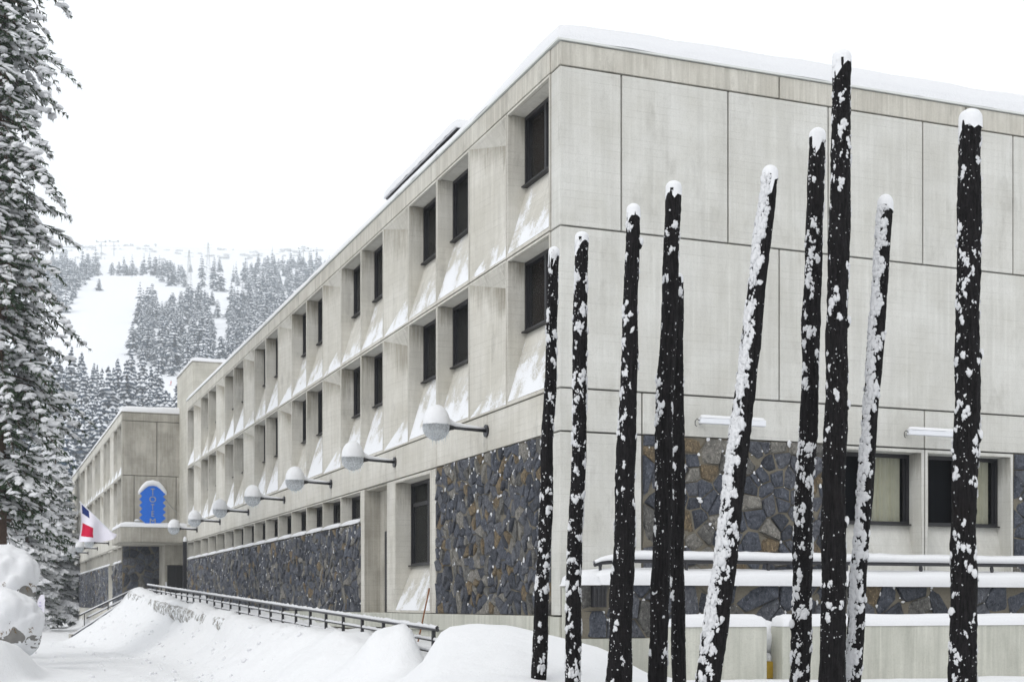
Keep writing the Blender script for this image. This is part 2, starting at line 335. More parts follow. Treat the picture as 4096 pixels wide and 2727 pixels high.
def ground_z(x, y):
    x = np.asarray(x, float); y = np.asarray(y, float)
    dx, dy = x-CX, y-CY; v = dx*ca+dy*sa; u = -dx*sa+dy*ca
    road = -1.7 + .035*vnoise(x, y, 3, 1) + .02*vnoise(x, y, .8, 2) + .018*np.sin(v*7+vnoise(x, y, 4, 31)*2)*smooth01((vnoise(v, u, 2.2, 32)+.3)/.5)
    h = np.interp(u, H_U, H_Z)
    wob = .22*vnoise(u, u*0, 2.3, 3) + .1*vnoise(u, u*0, .7, 4)
    d = np.maximum(0, -2.75 + wob - v)                                # distance outside the shelf
    steep = smooth01((u-9)/8)*.5
    bank = h - steep*smooth01(d/.35) - .72*np.maximum(0, d-.15) + .09*vnoise(x, y, 1.1, 5) + .05*vnoise(x, y, .4, 6) + .025*vnoise(x, y, .17, 16)
    bank = bank - .28*smooth01((v+2.35)/.3)                           # trodden ramp inside the rail
    bank = np.where(u > 45.3, bank - 2.2*smooth01((u-44.6)/1.1)*smooth01((-2.1-v)/.4), bank)
    k = .35; hh = np.clip(.5+.5*(bank-road)/k, 0, 1); z = road*(1-hh)+bank*hh+k*hh*(1-hh)*.5
    # yard before the right-hand face and around the poles
    yard = -1.2 + .05*vnoise(x, y, 1.7, 7)
    side = smooth01((x+3.2)/1.8)*smooth01((24.3-y)/1.4)
    z = z*(1-side) + yard*side
    z = np.where((u < 0) & (v > .5), np.minimum(z, -1.15), z)
    m = np.interp(x + .05*vnoise(x, y, .9, 8), MX, MZ)*np.interp(y, GY, GZ)
    z = z + m*(1+.03*vnoise(x, y, .8, 9)) + .012*vnoise(x, y, .3, 17)
    # heaped lump at the foot of the rail
    lx, ly = x+2.06, y-24.4
    z = z + .46*np.exp(-((lx/np.where(lx < 0, .7, .46))**2+(ly/.75)**2)**1.9)*(1+.12*vnoise(x, y, .35, 41)) - .10*np.exp(-((lx+.02)/.13)**2-((ly+.55)/.3)**2)
    # cleared snow along the left-hand road edge
    z = z + 1.0*smooth01((-11.0-x-.35*vnoise(x, y, 1.2, 12))/.9)*smooth01((36-y)/6)
    edge = -.335*y - 1.6 + .5*vnoise(y, y*0, 5, 13)
    z = z + .85*smooth01((edge-x)/4)*smooth01((y-30)/8)
    # wing side and far ground sink slightly
    return z
def grid_obj(name, xs, ys, zf, mat, smooth=True, kind='structure'):
    X, Y = np.meshgrid(xs, ys); Z = zf(X, Y) + ZC
    co = np.stack([X, Y, Z], -1).reshape(-1, 3); nx, ny = len(xs), len(ys)
    i = np.arange((ny-1)*(nx-1)); r, c = i//(nx-1), i % (nx-1); a = r*nx+c
    F = np.stack([a, a+1, a+1+nx, a+nx], -1)
    me = bpy.data.meshes.new(name); me.vertices.add(len(co)); me.vertices.foreach_set('co', co.ravel())
    me.loops.add(F.size); me.loops.foreach_set('vertex_index', F.ravel().astype(np.int32))
    me.polygons.add(len(F)); me.polygons.foreach_set('loop_start', np.arange(0, F.size, 4, dtype=np.int32)); me.polygons.foreach_set('loop_total', np.full(len(F), 4, dtype=np.int32))
    me.update(calc_edges=True); me.validate(); me.materials.append(mat)
    me.polygons.foreach_set('use_smooth', [smooth]*len(F))
    o = link(name, me, kind=kind); return o
def axis(*segs):
    out_ = []
    for a, b, s in segs: out_ += list(np.arange(a, b, s))
    return np.array(out_ + [segs[-1][1]])
grid_obj('snowy_ground', axis((-400,-60,40),(-60,-34,2),(-34,-14,.28),(-14,4,.13),(4,10,.5),(10,40,3),(40,640,60)),
         axis((-60,0,10),(0,12,1),(12,32,.13),(32,84,.3),(84,120,1.5),(120,270,15)), ground_z, M['snow_ground'])
HK, HY0, HR = .313, 250., 1500.
def hill_z(x, y):
    x = np.asarray(x, float); y = np.asarray(y, float)
    s = HK*(np.maximum(y, HY0-40)-HY0)
    s = np.where(y < HY0+30, HK*70/4*((np.clip(y, HY0-40, HY0+30)-HY0+40)/70)**2, s)
    s = s + 5*vnoise(x, y, 130, 21)*smooth01((y-600)/300) + 1.5*vnoise(x, y, 40, 22)*smooth01((y-500)/300)
    over = np.maximum(0, y-HR); s = s - over*.36
    s = s - 40*smooth01((x+240)/300)*smooth01((y-1100)/400)
    return s - 1.75
grid_obj('snowy_hillside', axis((-1100,-650,50),(-650,-100,10),(-100,1000,60)), axis((205,1480,12),(1480,1700,20)), hill_z, M['snow_far'])

# ------------------------------------------------------------------ the building: panels, stones, windows
GA = .41; BW = 2.152
Z_TOP, Z_A, Z_B, Z_C, Z_D, Z_E = 9.88, 9.446, 6.645, 3.806, 3.045, -.20
def FL(a, d, z): return (d, a, z)          # street-side face: along = y, depth = x
def FR(a, d, z): return (a, d, z)          # end face: along = x, depth = y
G = .016
def flat_panel(mp_, a0, a1, z0, z1, d0=0, d1=.4, g=G):
    b = MB(); p, q = mp_(a0+g, d0, z0+g), mp_(a1-g, d1, z1-g)
    b.box(tuple(min(i, j) for i, j in zip(p, q)), tuple(max(i, j) for i, j in zip(p, q))); return b
def edge_bevel(o, w=.008):
    md = o.modifiers.new('soft_edges', 'BEVEL'); md.width = w; md.segments = 1; md.limit_method = 'ANGLE'; return o
def ring(b, mp_, A0, A1, Z0, Z1, a0, a1, z0, z1, d=0, m=0):
    P = lambda a, z: mp_(a, d, z)
    b.face([P(A0,Z0),P(A1,Z0),P(a1,z0),P(a0,z0)], m); b.face([P(A1,Z0),P(A1,Z1),P(a1,z1),P(a1,z0)], m)
    b.face([P(A1,Z1),P(A0,Z1),P(a0,z1),P(a1,z1)], m); b.face([P(A0,Z1),P(A0,Z0),P(a0,z0),P(a0,z1)], m)
def sides(b, mp_, A0, A1, Z0, Z1, D, m=0):
    for (p, q) in (((A0,Z0),(A1,Z0)),((A1,Z0),(A1,Z1)),((A1,Z1),(A0,Z1)),((A0,Z1),(A0,Z0))):
        b.face([mp_(p[0],0,p[1]), mp_(q[0],0,q[1]), mp_(q[0],D,q[1]), mp_(p[0],D,p[1])], m)
def window_panel(mp_, w, z0, z1, win_h, dep=.40, fr=.06, fb=.085, sill=0.0, mw=.5):
    """precast bay: frame, deep reveals, soffit, window hole, dusted slope below"""
    b = MB(); A0, A1, Z0, Z1 = G, w-G, z0+G, z1-G; a0, a1, s0, s1 = fr, w-fr, z0+fb, z1-fr; wz = s1-win_h
    ring(b, mp_, A0, A1, Z0, Z1, a0, a1, s0, s1); sides(b, mp_, A0, A1, Z0, Z1, mw)
    P = mp_; lip = .035
    kz = (wz-s0)/(s1-s0)
    for a in (a0, a1): b.face([P(a,0,s1), P(a,0,s0), P(a,dep,wz), P(a,dep,s1)], 0, [(0,1),(0,0),(1,kz),(1,1)])
    b.face([P(a0,0,s1), P(a1,0,s1), P(a1,lip*2,s1), P(a0,lip*2,s1)]); b.face([P(a0,lip*2,s1), P(a1,lip*2,s1), P(a1,lip*2,s1+.02), P(a0,lip*2,s1+.02)])
    b.face([P(a0,lip*2,s1+.02), P(a1,lip*2,s1+.02), P(a1,dep,s1), P(a0,dep,s1)])
    b.face([P(a0,0,s0), P(a1,0,s0), P(a1,dep,wz), P(a0,dep,wz)], 1, [(0,0),(1,0),(1,1),(0,1)])
    return b, (a0, a1, wz, s1, dep)
def blank_panel(mp_, w, z0, z1, dep=.21, fr=.05):
    b = MB(); A0, A1, Z0, Z1 = G, w-G, z0+G, z1-G; a0, a1, s0, s1 = fr, w-fr, z0+fr, z1-fr
    ring(b, mp_, A0, A1, Z0, Z1, a0, a1, s0, s1); sides(b, mp_, A0, A1, Z0, Z1, .5)
    P = mp_; am = a0+.33; zl, zh = s0+.85, s1-.42
    b.face([P(a1,0,s0), P(am,dep,zl), P(am,dep,zh), P(a1,0,s1)]); b.face([P(am,dep,zl), P(a0,dep,zl), P(a0,dep,zh), P(am,dep,zh)])
    b.face([P(a1,0,s0), P(a0,0,s0), P(a0,dep,zl), P(am,dep,zl)], 1, [(1,0),(0,0),(0,1),(.16,1)])
    b.face([P(a1,0,s1), P(am,dep,zh), P(a0,dep,zh), P(a0,0,s1)]); b.face([P(a0,0,s0), P(a0,0,s1), P(a0,dep,zh), P(a0,dep,zl)])
    return b
def bx2(b, mp_, a0, a1, d0, d1, z0, z1, m=0):
    p, q = mp_(a0, d0, z0), mp_(a1, d1, z1); b.box(tuple(min(i, j) for i, j in zip(p, q)), tuple(max(i, j) for i, j in zip(p, q)), m)
def frame_mesh(mp_, a0, a1, z0, z1, d, transom=None, mull=True):
    b = MB(); t = .07; e = .003
    a0 += e; a1 -= e; z0 += e; z1 -= e
    bx2(b, mp_, a0, a0+t, d-.05, d+.02, z0, z1); bx2(b, mp_, a1-t, a1, d-.05, d+.02, z0, z1)
    bx2(b, mp_, a0+t, a1-t, d-.05, d+.02, z0, z0+t); bx2(b, mp_, a0+t, a1-t, d-.05, d+.02, z1-t, z1)
    if mull: c = (a0+a1)/2; bx2(b, mp_, c-.05, c+.05, d-.04, d+.015, z0+t, z1-t)
    for s in ((a0+t, (a0+a1)/2-.05), ((a0+a1)/2+.05, a1-t)) if mull else ((a0+t, a1-t),):
        bx2(b, mp_, s[0], s[0]+.05, d-.02, d+.012, z0+t, z1-t); bx2(b, mp_, s[1]-.05, s[1], d-.02, d+.012, z0+t, z1-t)
        if transom: bx2(b, mp_, s[0]+.05, s[1]-.05, d-.03, d+.013, transom-.045, transom+.045)
    bx2(b, mp_, a0-.0, a1, d-.12, d-.053, z0-.001, z0+.022)     # metal sill
    return b
def pane_mesh(mp_, a0, a1, z0, z1, d):
    b = MB(); bx2(b, mp_, a0+.06, a1-.06, d-.006, d+.006, z0+.06, z1-.06); return b
def curtain_mesh(mp_, a0, a1, z0, z1, d, n=26):
    b = MB(); pts = []
    for i in range(n+1):
        a = a0+(a1-a0)*i/n; dd = d+.022*math.sin(i*1.9)+.01*math.sin(i*.7); pts.append((a, dd))
    vs_ = [mp_(a, dd, z) for z in (z0, z1) for a, dd in pts]; fs = [(i, i+1, n+2+i, n+1+i) for i in range(n)]
    b.add(vs_, fs); return b

def voronoi(w, h, s, seed, sy=1.0):
    rg = random.Random(seed); nx, ny = max(1, round(w/s)), max(1, round(h/(s*sy))); cw, ch = w/nx, h/ny
    P = {(i, j): ((i+.5+rg.uniform(-.49,.49))*cw, (j+.5+rg.uniform(-.49,.49))*ch) for i in range(nx) for j in range(ny)}
    for k_ in list(P):
        if rg.random() < .24: del P[k_]
    cells = []
    for (i, j), p in P.items():
        if rg.random() < 0: continue
        poly = [(0,0),(w,0),(w,h),(0,h)]
        poly = [(max(0,p[0]-3.6*cw),max(0,p[1]-3.6*ch)),(min(w,p[0]+3.6*cw),max(0,p[1]-3.6*ch)),(min(w,p[0]+3.6*cw),min(h,p[1]+3.6*ch)),(max(0,p[0]-3.6*cw),min(h,p[1]+3.6*ch))]
        for di in range(-3, 4):
            for dj in range(-3, 4):
                q = P.get((i+di, j+dj))
                if q is None or (di == 0 and dj == 0): continue
                nxn, nyn = q[0]-p[0], q[1]-p[1]; c = (q[0]**2+q[1]**2-p[0]**2-p[1]**2)/2
                new = []
                for k in range(len(poly)):
                    a, b = poly[k], poly[(k+1) % len(poly)]
                    da, db = a[0]*nxn+a[1]*nyn-c, b[0]*nxn+b[1]*nyn-c
                    if da <= 0: new.append(a)
                    if (da < 0 < db) or (db < 0 < da):
                        t = da/(da-db); new.append((a[0]+(b[0]-a[0])*t, a[1]+(b[1]-a[1])*t))
                poly = new
                if len(poly) < 3: break
            if len(poly) < 3: break
        if len(poly) >= 3:
            cl = [poly[0]]
            for q in poly[1:]:
                if math.hypot(q[0]-cl[-1][0], q[1]-cl[-1][1]) > s*.12: cl.append(q)
            if len(cl) >= 3: cells.append(cl)
    return cells
def stone_solid(b, poly, mp_, a0, z0, rg, gap=.012, proud=.055, m=0, base=.03):
    cx = sum(p[0] for p in poly)/len(poly); cy = sum(p[1] for p in poly)/len(poly)
    rr = sum(math.hypot(p[0]-cx, p[1]-cy) for p in poly)/len(poly)
    if rr < .03: return False
    n = len(poly); k1 = max(.4, 1-gap/rr*1.3); k2 = k1*.95; k3 = k1*.62; pr = proud*rg.uniform(.45, 1.2)
    tx, ty = rg.uniform(-.22,.22), rg.uniform(-.22,.22)
    def pt(p, k, d): x, y = cx+(p[0]-cx)*k, cy+(p[1]-cy)*k; return mp_(a0+x, d, z0+y)
    o = [pt(p, k1, base) for p in poly]
    i = [pt(p, k2, base-pr*.62-(tx*(p[0]-cx)+ty*(p[1]-cy))+rg.uniform(-.008,.008)) for p in poly]
    c = [pt(p, k3*rg.uniform(.8,1.15), base-pr-(tx*(p[0]-cx)+ty*(p[1]-cy))*.6+rg.uniform(-.01,.01)) for p in poly]
    q = [(j, (j+1) % n, n+(j+1) % n, n+j) for j in range(n)] + [(n+j, n+(j+1) % n, 2*n+(j+1) % n, 2*n+j) for j in range(n)]
    b.add(o+i+c, q+[tuple(range(2*n, 3*n))], m); return True
def pick(rg, tan=.16):
    t = rg.random()
    if t < tan*.35: return 3
    if t < tan: return 4
    return rg.choice([0,0,0,1,1,5,5,5,2])
def stone_wall(parent, mp_, a0, a1, z0, z1, s, seed, budget, tan=.16, snow=.22, sy=.9, thick=.35, back=.03):
    """mortar bed + stones; the first `budget` stones (nearest = lowest a) become parts, the rest one joined part"""
    rg = random.Random(seed)
    bed = MB(); bx2(bed, mp_, a0, a1, back, thick, z0, z1); bed.build('mortar_bed', M['mortar'], parent)
    cells = voronoi(a1-a0, z1-z0, s, seed, sy); cells.sort(key=lambda c: sum(p[0] for p in c)/len(c))
    rest = MB(); sn = MB(); used = 0
    for c in cells:
        mi = pick(rg, tan)
        if used < budget:
            b = MB()
            if stone_solid(b, c, mp_, a0, z0, rg, base=back+.002): b.build('stone', M['stones'][mi], parent); used += 1
        else: stone_solid(rest, c, mp_, a0, z0, rg, m=mi, base=back+.002)
        cx = sum(p[0] for p in c)/len(c); top = max(c, key=lambda p: p[1])
        if rg.random() < snow*(1.0 + 1.6*(cx*0+max(0, top[1]-(z1-z0)*.8)/(z1-z0)*5)):
            for k in range(rg.choice([1,1,2,3])):
                q = c[c.index(top)-rg.choice([0,1])]; f = rg.random(); px = top[0]*f+q[0]*(1-f); py = top[1]*f+q[1]*(1-f)-.01
                r_ = .012+.035*rg.random()**2
                v3 = Vector(mp_(a0+px*.97+cx*.03, back-.03, z0+py-.015)); ax = (Vector(mp_(1,0,0)), Vector(mp_(0,1,0)), Vector((0,0,1)))
                q3 = (r_*rg.uniform(.6,1.3), .012, r_*rg.uniform(.5,1.6)) if mp_ is FR else (.012, r_*rg.uniform(.6,1.3), r_*rg.uniform(.5,1.6))
                sn.lump(v3, *q3, rg=rg, jit=.35)
    if rest.f: rest.build('stone', M['stones'], parent, kind='stuff')
    if sn.f: sn.build('snow_speckles', M['snow_fine'], parent, kind='stuff')
    return used

def edge_coords(a, b, step, e=(0, .012, .035, .08, .16, .3, .5)):
    Lh = (b-a)/2; e = [x for x in e if x < Lh*.9]
    mid = []; lo, hi = a+e[-1], b-e[-1]; n = max(1, int(math.ceil((hi-lo)/step)))
    mid = [lo+(hi-lo)*i/n for i in range(1, n)]
    return [a+x for x in e]+mid+[b-x for x in reversed(e)]
def smooth_s(t): t = min(1, max(0, t)); return t*t*(3-2*t)
def snow_slab(name, parent, x0, x1, y0, y1, z, th, step=.3, rad=.16, seed=1, mat='snow', rough=.03, over=.0, edge=.5, label=None, lean=0, decay=1.5):
    xs = edge_coords(x0-over, x1+over, step); ys = edge_coords(y0-over, y1+over, step); V = []; F = []
    for j, y in enumerate(ys):
        for i, x in enumerate(xs):
            dx = min(x-xs[0], xs[-1]-x); dy = min(y-ys[0], ys[-1]-y)
            d0 = min(dx, dy); hh_ = th*edge*smooth_s(d0/.03) + th*(1-edge)*(1-math.exp(-(d0/rad)**1.0)) ; h = hh_ - th*.12*math.exp(-(math.hypot(dx, dy)/rad)**2)
            nzv = mnoise.noise(Vector((x*1.3+seed, y*1.3, seed*3.1)))*rough + mnoise.noise(Vector((x*5+seed, y*5, 2)))*rough*.35
            if dx == 0 or dy == 0:
                w_ = .03*mnoise.noise(Vector((x*4, y*4, seed))) + .015*mnoise.noise(Vector((x*13, y*13, seed)))
                xx = x + (w_ if dx == 0 else 0); yy = y + (w_ if dy == 0 else 0); V.append((xx, yy, z-.004)); continue
            V.append((x, y, z + max(.0, (h + nzv*min(1, h/th*1.5))*(1-lean*min(1, .35+(y-ys[0])/6)*math.exp(-(x-xs[0])/decay)))))
    nx = len(xs)
    for j in range(len(ys)-1):
        for i in range(nx-1): a = j*nx+i; F.append((a, a+1, a+1+nx, a+nx))
    b = MB(); b.add(V, F); base = [j*nx+i for i, j in [(0,0),(nx-1,0),(nx-1,len(ys)-1),(0,len(ys)-1)]]; b.f.append(tuple(base[::-1])); b.m.append(0)
    return b.build(name, M[mat], parent, smooth=True, label=label)

bld = thing('hotel_building', 'long grey concrete hotel block with deep window bays and slate stone base, nearest wing', 'building', W(0,0,0), RZ)
NB = 21
END = GA+NB*BW
core = MB(); core.box((.56,.56,-2.4),(13.5,END-.2,9.80)); core.box((.56,END-.2,-2.4),(13.5,END,9.8)); core.build('dark_room_block', M['inner'], bld)
endw = MB(); endw.box((0,END+G,-2.2),(13.5,END+.3,9.86)); edge_bevel(endw.build('end_wall', M['conc'], bld))
# shared bay meshes
def bay_set(z0, z1, wh):
    b, w = window_panel(FL, BW, z0, z1, wh); pm = b.mesh('facade_panel', [M['conc'], M['conc_dust']])
    bm_ = blank_panel(FL, BW, z0, z1).mesh('facade_panel', [M['conc'], M['conc_dust']])
    a0, a1, wz, wt, dep = w
    fm = frame_mesh(FL, a0, a1, wz, wt, dep).mesh('window', [M['frame']]); gm = pane_mesh(FL, a0, a1, wz, wt, dep).mesh('pane', [M['pane']])
    cm = curtain_mesh(FL, a0+.15, a0+.95, wz+.05, wt-.03, dep+.075, 14).mesh('curtain', [M['curtain']]); cm2 = curtain_mesh(FL, a0+1.2, a1-.05, wz+.05, wt-.03, dep+.075, 14).mesh('curtain', [M['curtain2']])
    return pm, bm_, fm, gm, cm, cm2
def place_row(parent, y0, nb, rowset, phase=1, curtains=()):
    pm, bm_, fm, gm, cm, cm2 = rowset
    for i in range(nb):
        y = y0+i*BW
        if i % 3 == phase: link('facade_panel', bm_, parent, loc=(0,y,0)); continue
        link('facade_panel', pm, parent, loc=(0,y,0)); w = link('window', fm, parent, loc=(0,y,0)); link('pane', gm, w)
        if i in curtains: link('curtain', cm, w); link('curtain', cm2, w)
RA = bay_set(Z_B, Z_A, 1.36); RB = bay_set(Z_C, Z_B, 1.36)
place_row(bld, GA, NB, RA, 1, (0,)); place_row(bld, GA, NB, RB, 1, (0,))
# corner piece and strips
def panel(parent, mp_, a0, a1, z0, z1, mat='conc_right', d0=0, d1=.4, name='wall_panel', bev=True):
    o = flat_panel(mp_, a0, a1, z0, z1, d0, d1).build(name, M[mat], parent)
    return edge_bevel(o) if bev else o
for z0, z1 in ((Z_B, Z_A), ): panel(bld, FR, 0, 1.21, z0, z1, d1=GA-G)
panel(bld, FR, 0, 4.48, Z_C, Z_B, d1=GA-G)
panel(bld, FR, 0, 4.48, Z_A, Z_TOP, 'conc_fascia', d1=.41, name='fascia_panel')
for a0, a1 in ((1.21,3.385),(3.385,5.56),(5.56,7.74),(7.74,9.95),(9.95,12.1),(12.1,13.9)): panel(bld, FR, a0, a1, Z_B, Z_A)
for a0, a1 in ((4.48,8.78),(8.78,13.9)): panel(bld, FR, a0, a1, Z_C, Z_B); panel(bld, FR, a0, a1, Z_A, Z_TOP, 'conc_fascia', name='fascia_panel')
panel(bld, FR, 0, 1.62, Z_D, Z_C, d1=GA-G, name='beam_panel'); panel(bld, FR, 1.62, 7.78, Z_D, Z_C, name='beam_panel'); panel(bld, FR, 7.78, 13.9, Z_D, Z_C, name='beam_panel')
panel(bld, FR, 0, 1.62, Z_E, Z_D, d1=GA-G)
panel(bld, FR, -.03, 1.62, -2.2, Z_E, 'conc_low', d0=-.03, d1=GA, name='plinth')
for i in range(0, NB, 3): panel(bld, FL, GA+i*BW, GA+(i+3)*BW, Z_A, Z_TOP, 'conc_fascia', name='fascia_panel')
ys = [GA]+[3.65+3.228*k for k in range(13)]+[END]
for a, b in zip(ys[:-1], ys[1:]): panel(bld, FL, a, b, Z_D, Z_C, name='beam_panel', mat='conc')
# roof edge, roof, snow
fl = MB(); fl.box((-.035,-.035,Z_TOP),(.05,END+.3,Z_TOP+.035)); fl.box((.05,-.035,Z_TOP),(13.9,.05,Z_TOP+.035)); fl.build('roof_flashing', M['flash'], bld)
rf = MB(); rf.box((.05,.05,Z_TOP-.04),(13.9,END+.3,Z_TOP+.02)); rf.build('roof', M['conc_fascia'], bld)
snow_slab('roof_snow', bld, -.03, 13.9, -.03, END+.32, Z_TOP+.036, .68, .45, .5, 5, rough=.06, edge=.50, lean=.66, decay=6)
# roof box set back
rb = MB(); rb.box((1.5,9.7,9.9),(5.5,15.8,11.60)); ph = rb.build('rooftop_housing', M['bronze'], bld)
rb = MB(); rb.box((1.42,9.62,11.60),(5.5,15.88,11.64)); rb.build('flashing', M['frame'], ph)
snow_slab('snow', ph, 1.36, 5.5, 9.56, 15.94, 11.642, .24, .3, .2, 8, edge=.85)
# ground floor, street side
g3, g6 = 6.95, 13.32
a_used = stone_wall(bld, FL, GA+G, g3-G, Z_E, Z_D, .24, 11, 250, tan=.24, snow=.3, sy=.85)
pl = MB(); pl.box((-.05,GA,-.56),(.5,g6-.05,Z_E)); edge_bevel(pl.build('plinth', M['conc_low'], bld))
panel(bld, FL, g3, 7.28, Z_E, Z_D, 'conc', name='pier'); 
b, w = window_panel(FL, 2.9, Z_E, Z_D, 2.02, dep=.44, fr=.09, fb=.07); gp = b.build('facade_panel', [M['conc'], M['conc_dust']], bld); gp.location = (0, 7.28, 0)
wf = frame_mesh(FL, w[0], w[1], w[2], w[3], w[4], transom=2.42).build('window', M['frame'], bld); wf.location = (0, 7.28, 0)
pane_mesh(FL, w[0], w[1], w[2], w[3], w[4]).build('pane', M['pane'], wf); curtain_mesh(FL, w[0]+.1, w[0]+1.5, w[2], w[3], w[4]+.08, 24).build('curtain', M['curtain2'], wf)
panel(bld, FL, 10.18, 10.86, Z_E, Z_D, 'conc', name='pier')
# deep doorway
dw = MB(); dw.face([(0,12.96,-1.4),(0,12.96,3.04),(.555,12.96,3.04),(.555,12.96,-1.4)])
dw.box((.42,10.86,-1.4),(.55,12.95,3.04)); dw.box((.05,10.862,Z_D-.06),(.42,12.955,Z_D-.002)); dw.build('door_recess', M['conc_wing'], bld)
dd = MB(); dd.box((.36,11.2,-.5),(.415,12.3,1.9)); dd.build('door', M['frame'], bld)
panel(bld, FL, 12.96, 13.34, -.3, Z_D, 'conc', name='pier')
low = MB(); low.box((.02,GA,-2.3),(.5,10.9,-.57)); low.build('base_wall', M['conc_low'], bld)
low = MB(); low.box((-.04,13.1,-.62),(.5,END,Z_E)); edge_bevel(low.build('plinth', M['conc_low'], bld)); low = MB(); low.box((.02,13.1,-2.3),(.5,END,-.63)); low.build('base_wall', M['mortar'], bld)
stone_wall(bld, FL, 13.36, END-.02, Z_E, 2.16, .26, 12, 10, tan=.13, snow=.28, sy=.8)
# strip windows above the stone
b, w = window_panel(FL, BW, 2.17, Z_D, .66, dep=.36, fr=.05, fb=.04); sm_p = b.mesh('facade_panel', [M['conc'], M['conc_dust']])
sm_f = frame_mesh(FL, w[0], w[1], w[2], w[3], w[4], mull=False).mesh('window', [M['frame']]); sm_g = pane_mesh(FL, w[0], w[1], w[2], w[3], w[4]).mesh('pane', [M['pane']])
def ledge_mesh(seed):
    b = MB(); n = 12; rg = random.Random(seed); V = []
    prof = [(.30,.16),(.12,.13),(.0,.10),(-.05,.05),(-.03,-.02)]
    for i in range(n+1):
        t = i/n; y = .04+(BW-.08)*t; k = .35+.65*math.sin(math.pi*min(1, max(0, t)))**.5; 
        for (x, z) in prof: V.append((x, y, 2.20+z*k+rg.uniform(-.008,.008)))
    m = len(prof); F = [(i*m+j, (i+1)*m+j, (i+1)*m+j+1, i*m+j+1) for i in range(n) for j in range(m-1)]
    b.add(V, F); return b.mesh('sill_snow', [M['snow']], smooth=True)
LM = [ledge_mesh(k) for k in range(4)]
for i in range(6, NB):
    y = GA+i*BW + (.02 if i == 6 else 0)
    link('facade_panel', sm_p, bld, loc=(0,y,0)); w_ = link('window', sm_f, bld, loc=(0,y,0)); link('pane', sm_g, w_); link('sill_snow', LM[i % 4], bld, loc=(0,y,0))
# end face, ground floor
stone_wall(bld, FR, 1.64, 5.58, Z_E, Z_D, .30, 13, 40, tan=.24, snow=.3)
panel(bld, FR, 1.62, 13.9, -2.2, Z_E, 'conc_low', name='plinth')
wpR, wR = window_panel(FR, 2.18, Z_E, Z_D, 1.40, dep=.42, fr=.08, fb=.3)
for q_ in wpR.uv: 
    if wpR.m[q_] == 1: wpR.uv[q_] = [(0,0)]*4
for k, a in enumerate((5.60, 7.78)):
    me_ = wpR.mesh('facade_panel', [M['conc_right'], M['conc_right']]); link('facade_panel', me_, bld, loc=(a,0,0))
    f_ = frame_mesh(FR, wR[0], wR[1], wR[2], wR[3], wR[4]).build('window', M['frame'], bld); f_.location = (a,0,0)
    pane_mesh(FR, wR[0], wR[1], wR[2], wR[3], wR[4]).build('pane', M['pane'], f_)
    curtain_mesh(FR, wR[0]+1.07, wR[1]-.12, wR[2]+.03, wR[3]-.03, wR[4]+.08, 30).build('curtain', M['curtain'], f_)
stone_wall(bld, FR, 9.98, 13.88, Z_E, Z_D, .32, 14, 0, tan=.24, snow=.3)

# ------------------------------------------------------------------ chimney tower
tw = thing('stair_tower', 'plain board-marked concrete tower rising above the roof between the two hotel wings', 'tower', W(0.3,END+.32,0), RZ)
t = MB(); t.box((0,0,-2.2),(1.9,5.6,11.85)); edge_bevel(t.build('shaft', M['conc_tower'], tw)); t = MB(); t.box((1.9,.25,-2.2),(4.2,5.6,11.85)); t.build('shaft_return', M['conc_tower'], tw)
t = MB(); t.box((-.03,-.03,11.85),(4.23,5.63,11.89)); t.build('coping', M['conc_wing'], tw)
snow_slab('roof_snow', tw, -.05, 4.25, -.05, 5.65, 11.892, .24, .5, .18, 9)

# ------------------------------------------------------------------ far wing
WV, WU = -2.58, 50.7
wg = thing('hotel_wing', 'farther concrete hotel wing stepping forward to the street behind the entrance canopy', 'building', W(WV,WU,0), RZ)
NW = 18; WE = GA+NW*BW+.4
c_ = MB(); c_.box((.56,.42,-2.4),(9,WE-.1,9.8)); c_.build('dark_room_block', M['inner'], wg)
def wing_mesh(me):
    m2 = me.copy(); m2.materials.clear(); m2.materials.append(M['conc_wing']); m2.materials.append(M['conc_dust']); return m2
RAw = (wing_mesh(RA[0]), wing_mesh(RA[1])) + RA[2:]; RBw = (wing_mesh(RB[0]), wing_mesh(RB[1])) + RB[2:]
RAw = (RA[0], RA[1]) + RA[2:]; RBw = (RB[0], RB[1]) + RB[2:]
place_row(wg, GA, NW, RAw, 2); place_row(wg, GA, NW, RBw, 2)
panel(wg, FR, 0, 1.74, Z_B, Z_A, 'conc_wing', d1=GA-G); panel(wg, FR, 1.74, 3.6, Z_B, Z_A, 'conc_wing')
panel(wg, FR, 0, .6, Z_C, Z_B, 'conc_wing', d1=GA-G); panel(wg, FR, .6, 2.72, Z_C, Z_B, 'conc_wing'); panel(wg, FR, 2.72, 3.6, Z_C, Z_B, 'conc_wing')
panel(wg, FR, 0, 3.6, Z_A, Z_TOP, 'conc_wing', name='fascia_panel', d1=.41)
panel(wg, FR, 0, 3.6, Z_D, Z_C, 'conc_wing', name='beam_panel', d1=GA-G)
for i in range(0, NW, 3): panel(wg, FL, GA+i*BW, GA+(i+3)*BW, Z_A, Z_TOP, 'conc', name='fascia_panel')
for i in range(0, NW, 3): panel(wg, FL, GA+i*BW, GA+(i+3)*BW, Z_D, Z_C, 'conc', name='beam_panel')
panel(wg, FL, WE-.4, WE, -2.4, Z_TOP, 'conc', name='end_pier')
t = MB(); t.box((.0,WE,-2.4),(9,WE+.3,Z_TOP)); t.build('end_wall', M['conc'], wg)
t = MB(); t.box((-.03,-.03,Z_TOP),(.05,WE+.3,Z_TOP+.035)); t.box((.05,-.03,Z_TOP),(9,.05,Z_TOP+.035)); t.box((.05,.05,Z_TOP-.03),(9,WE+.3,Z_TOP+.01)); t.build('roof', M['conc_wing'], wg)
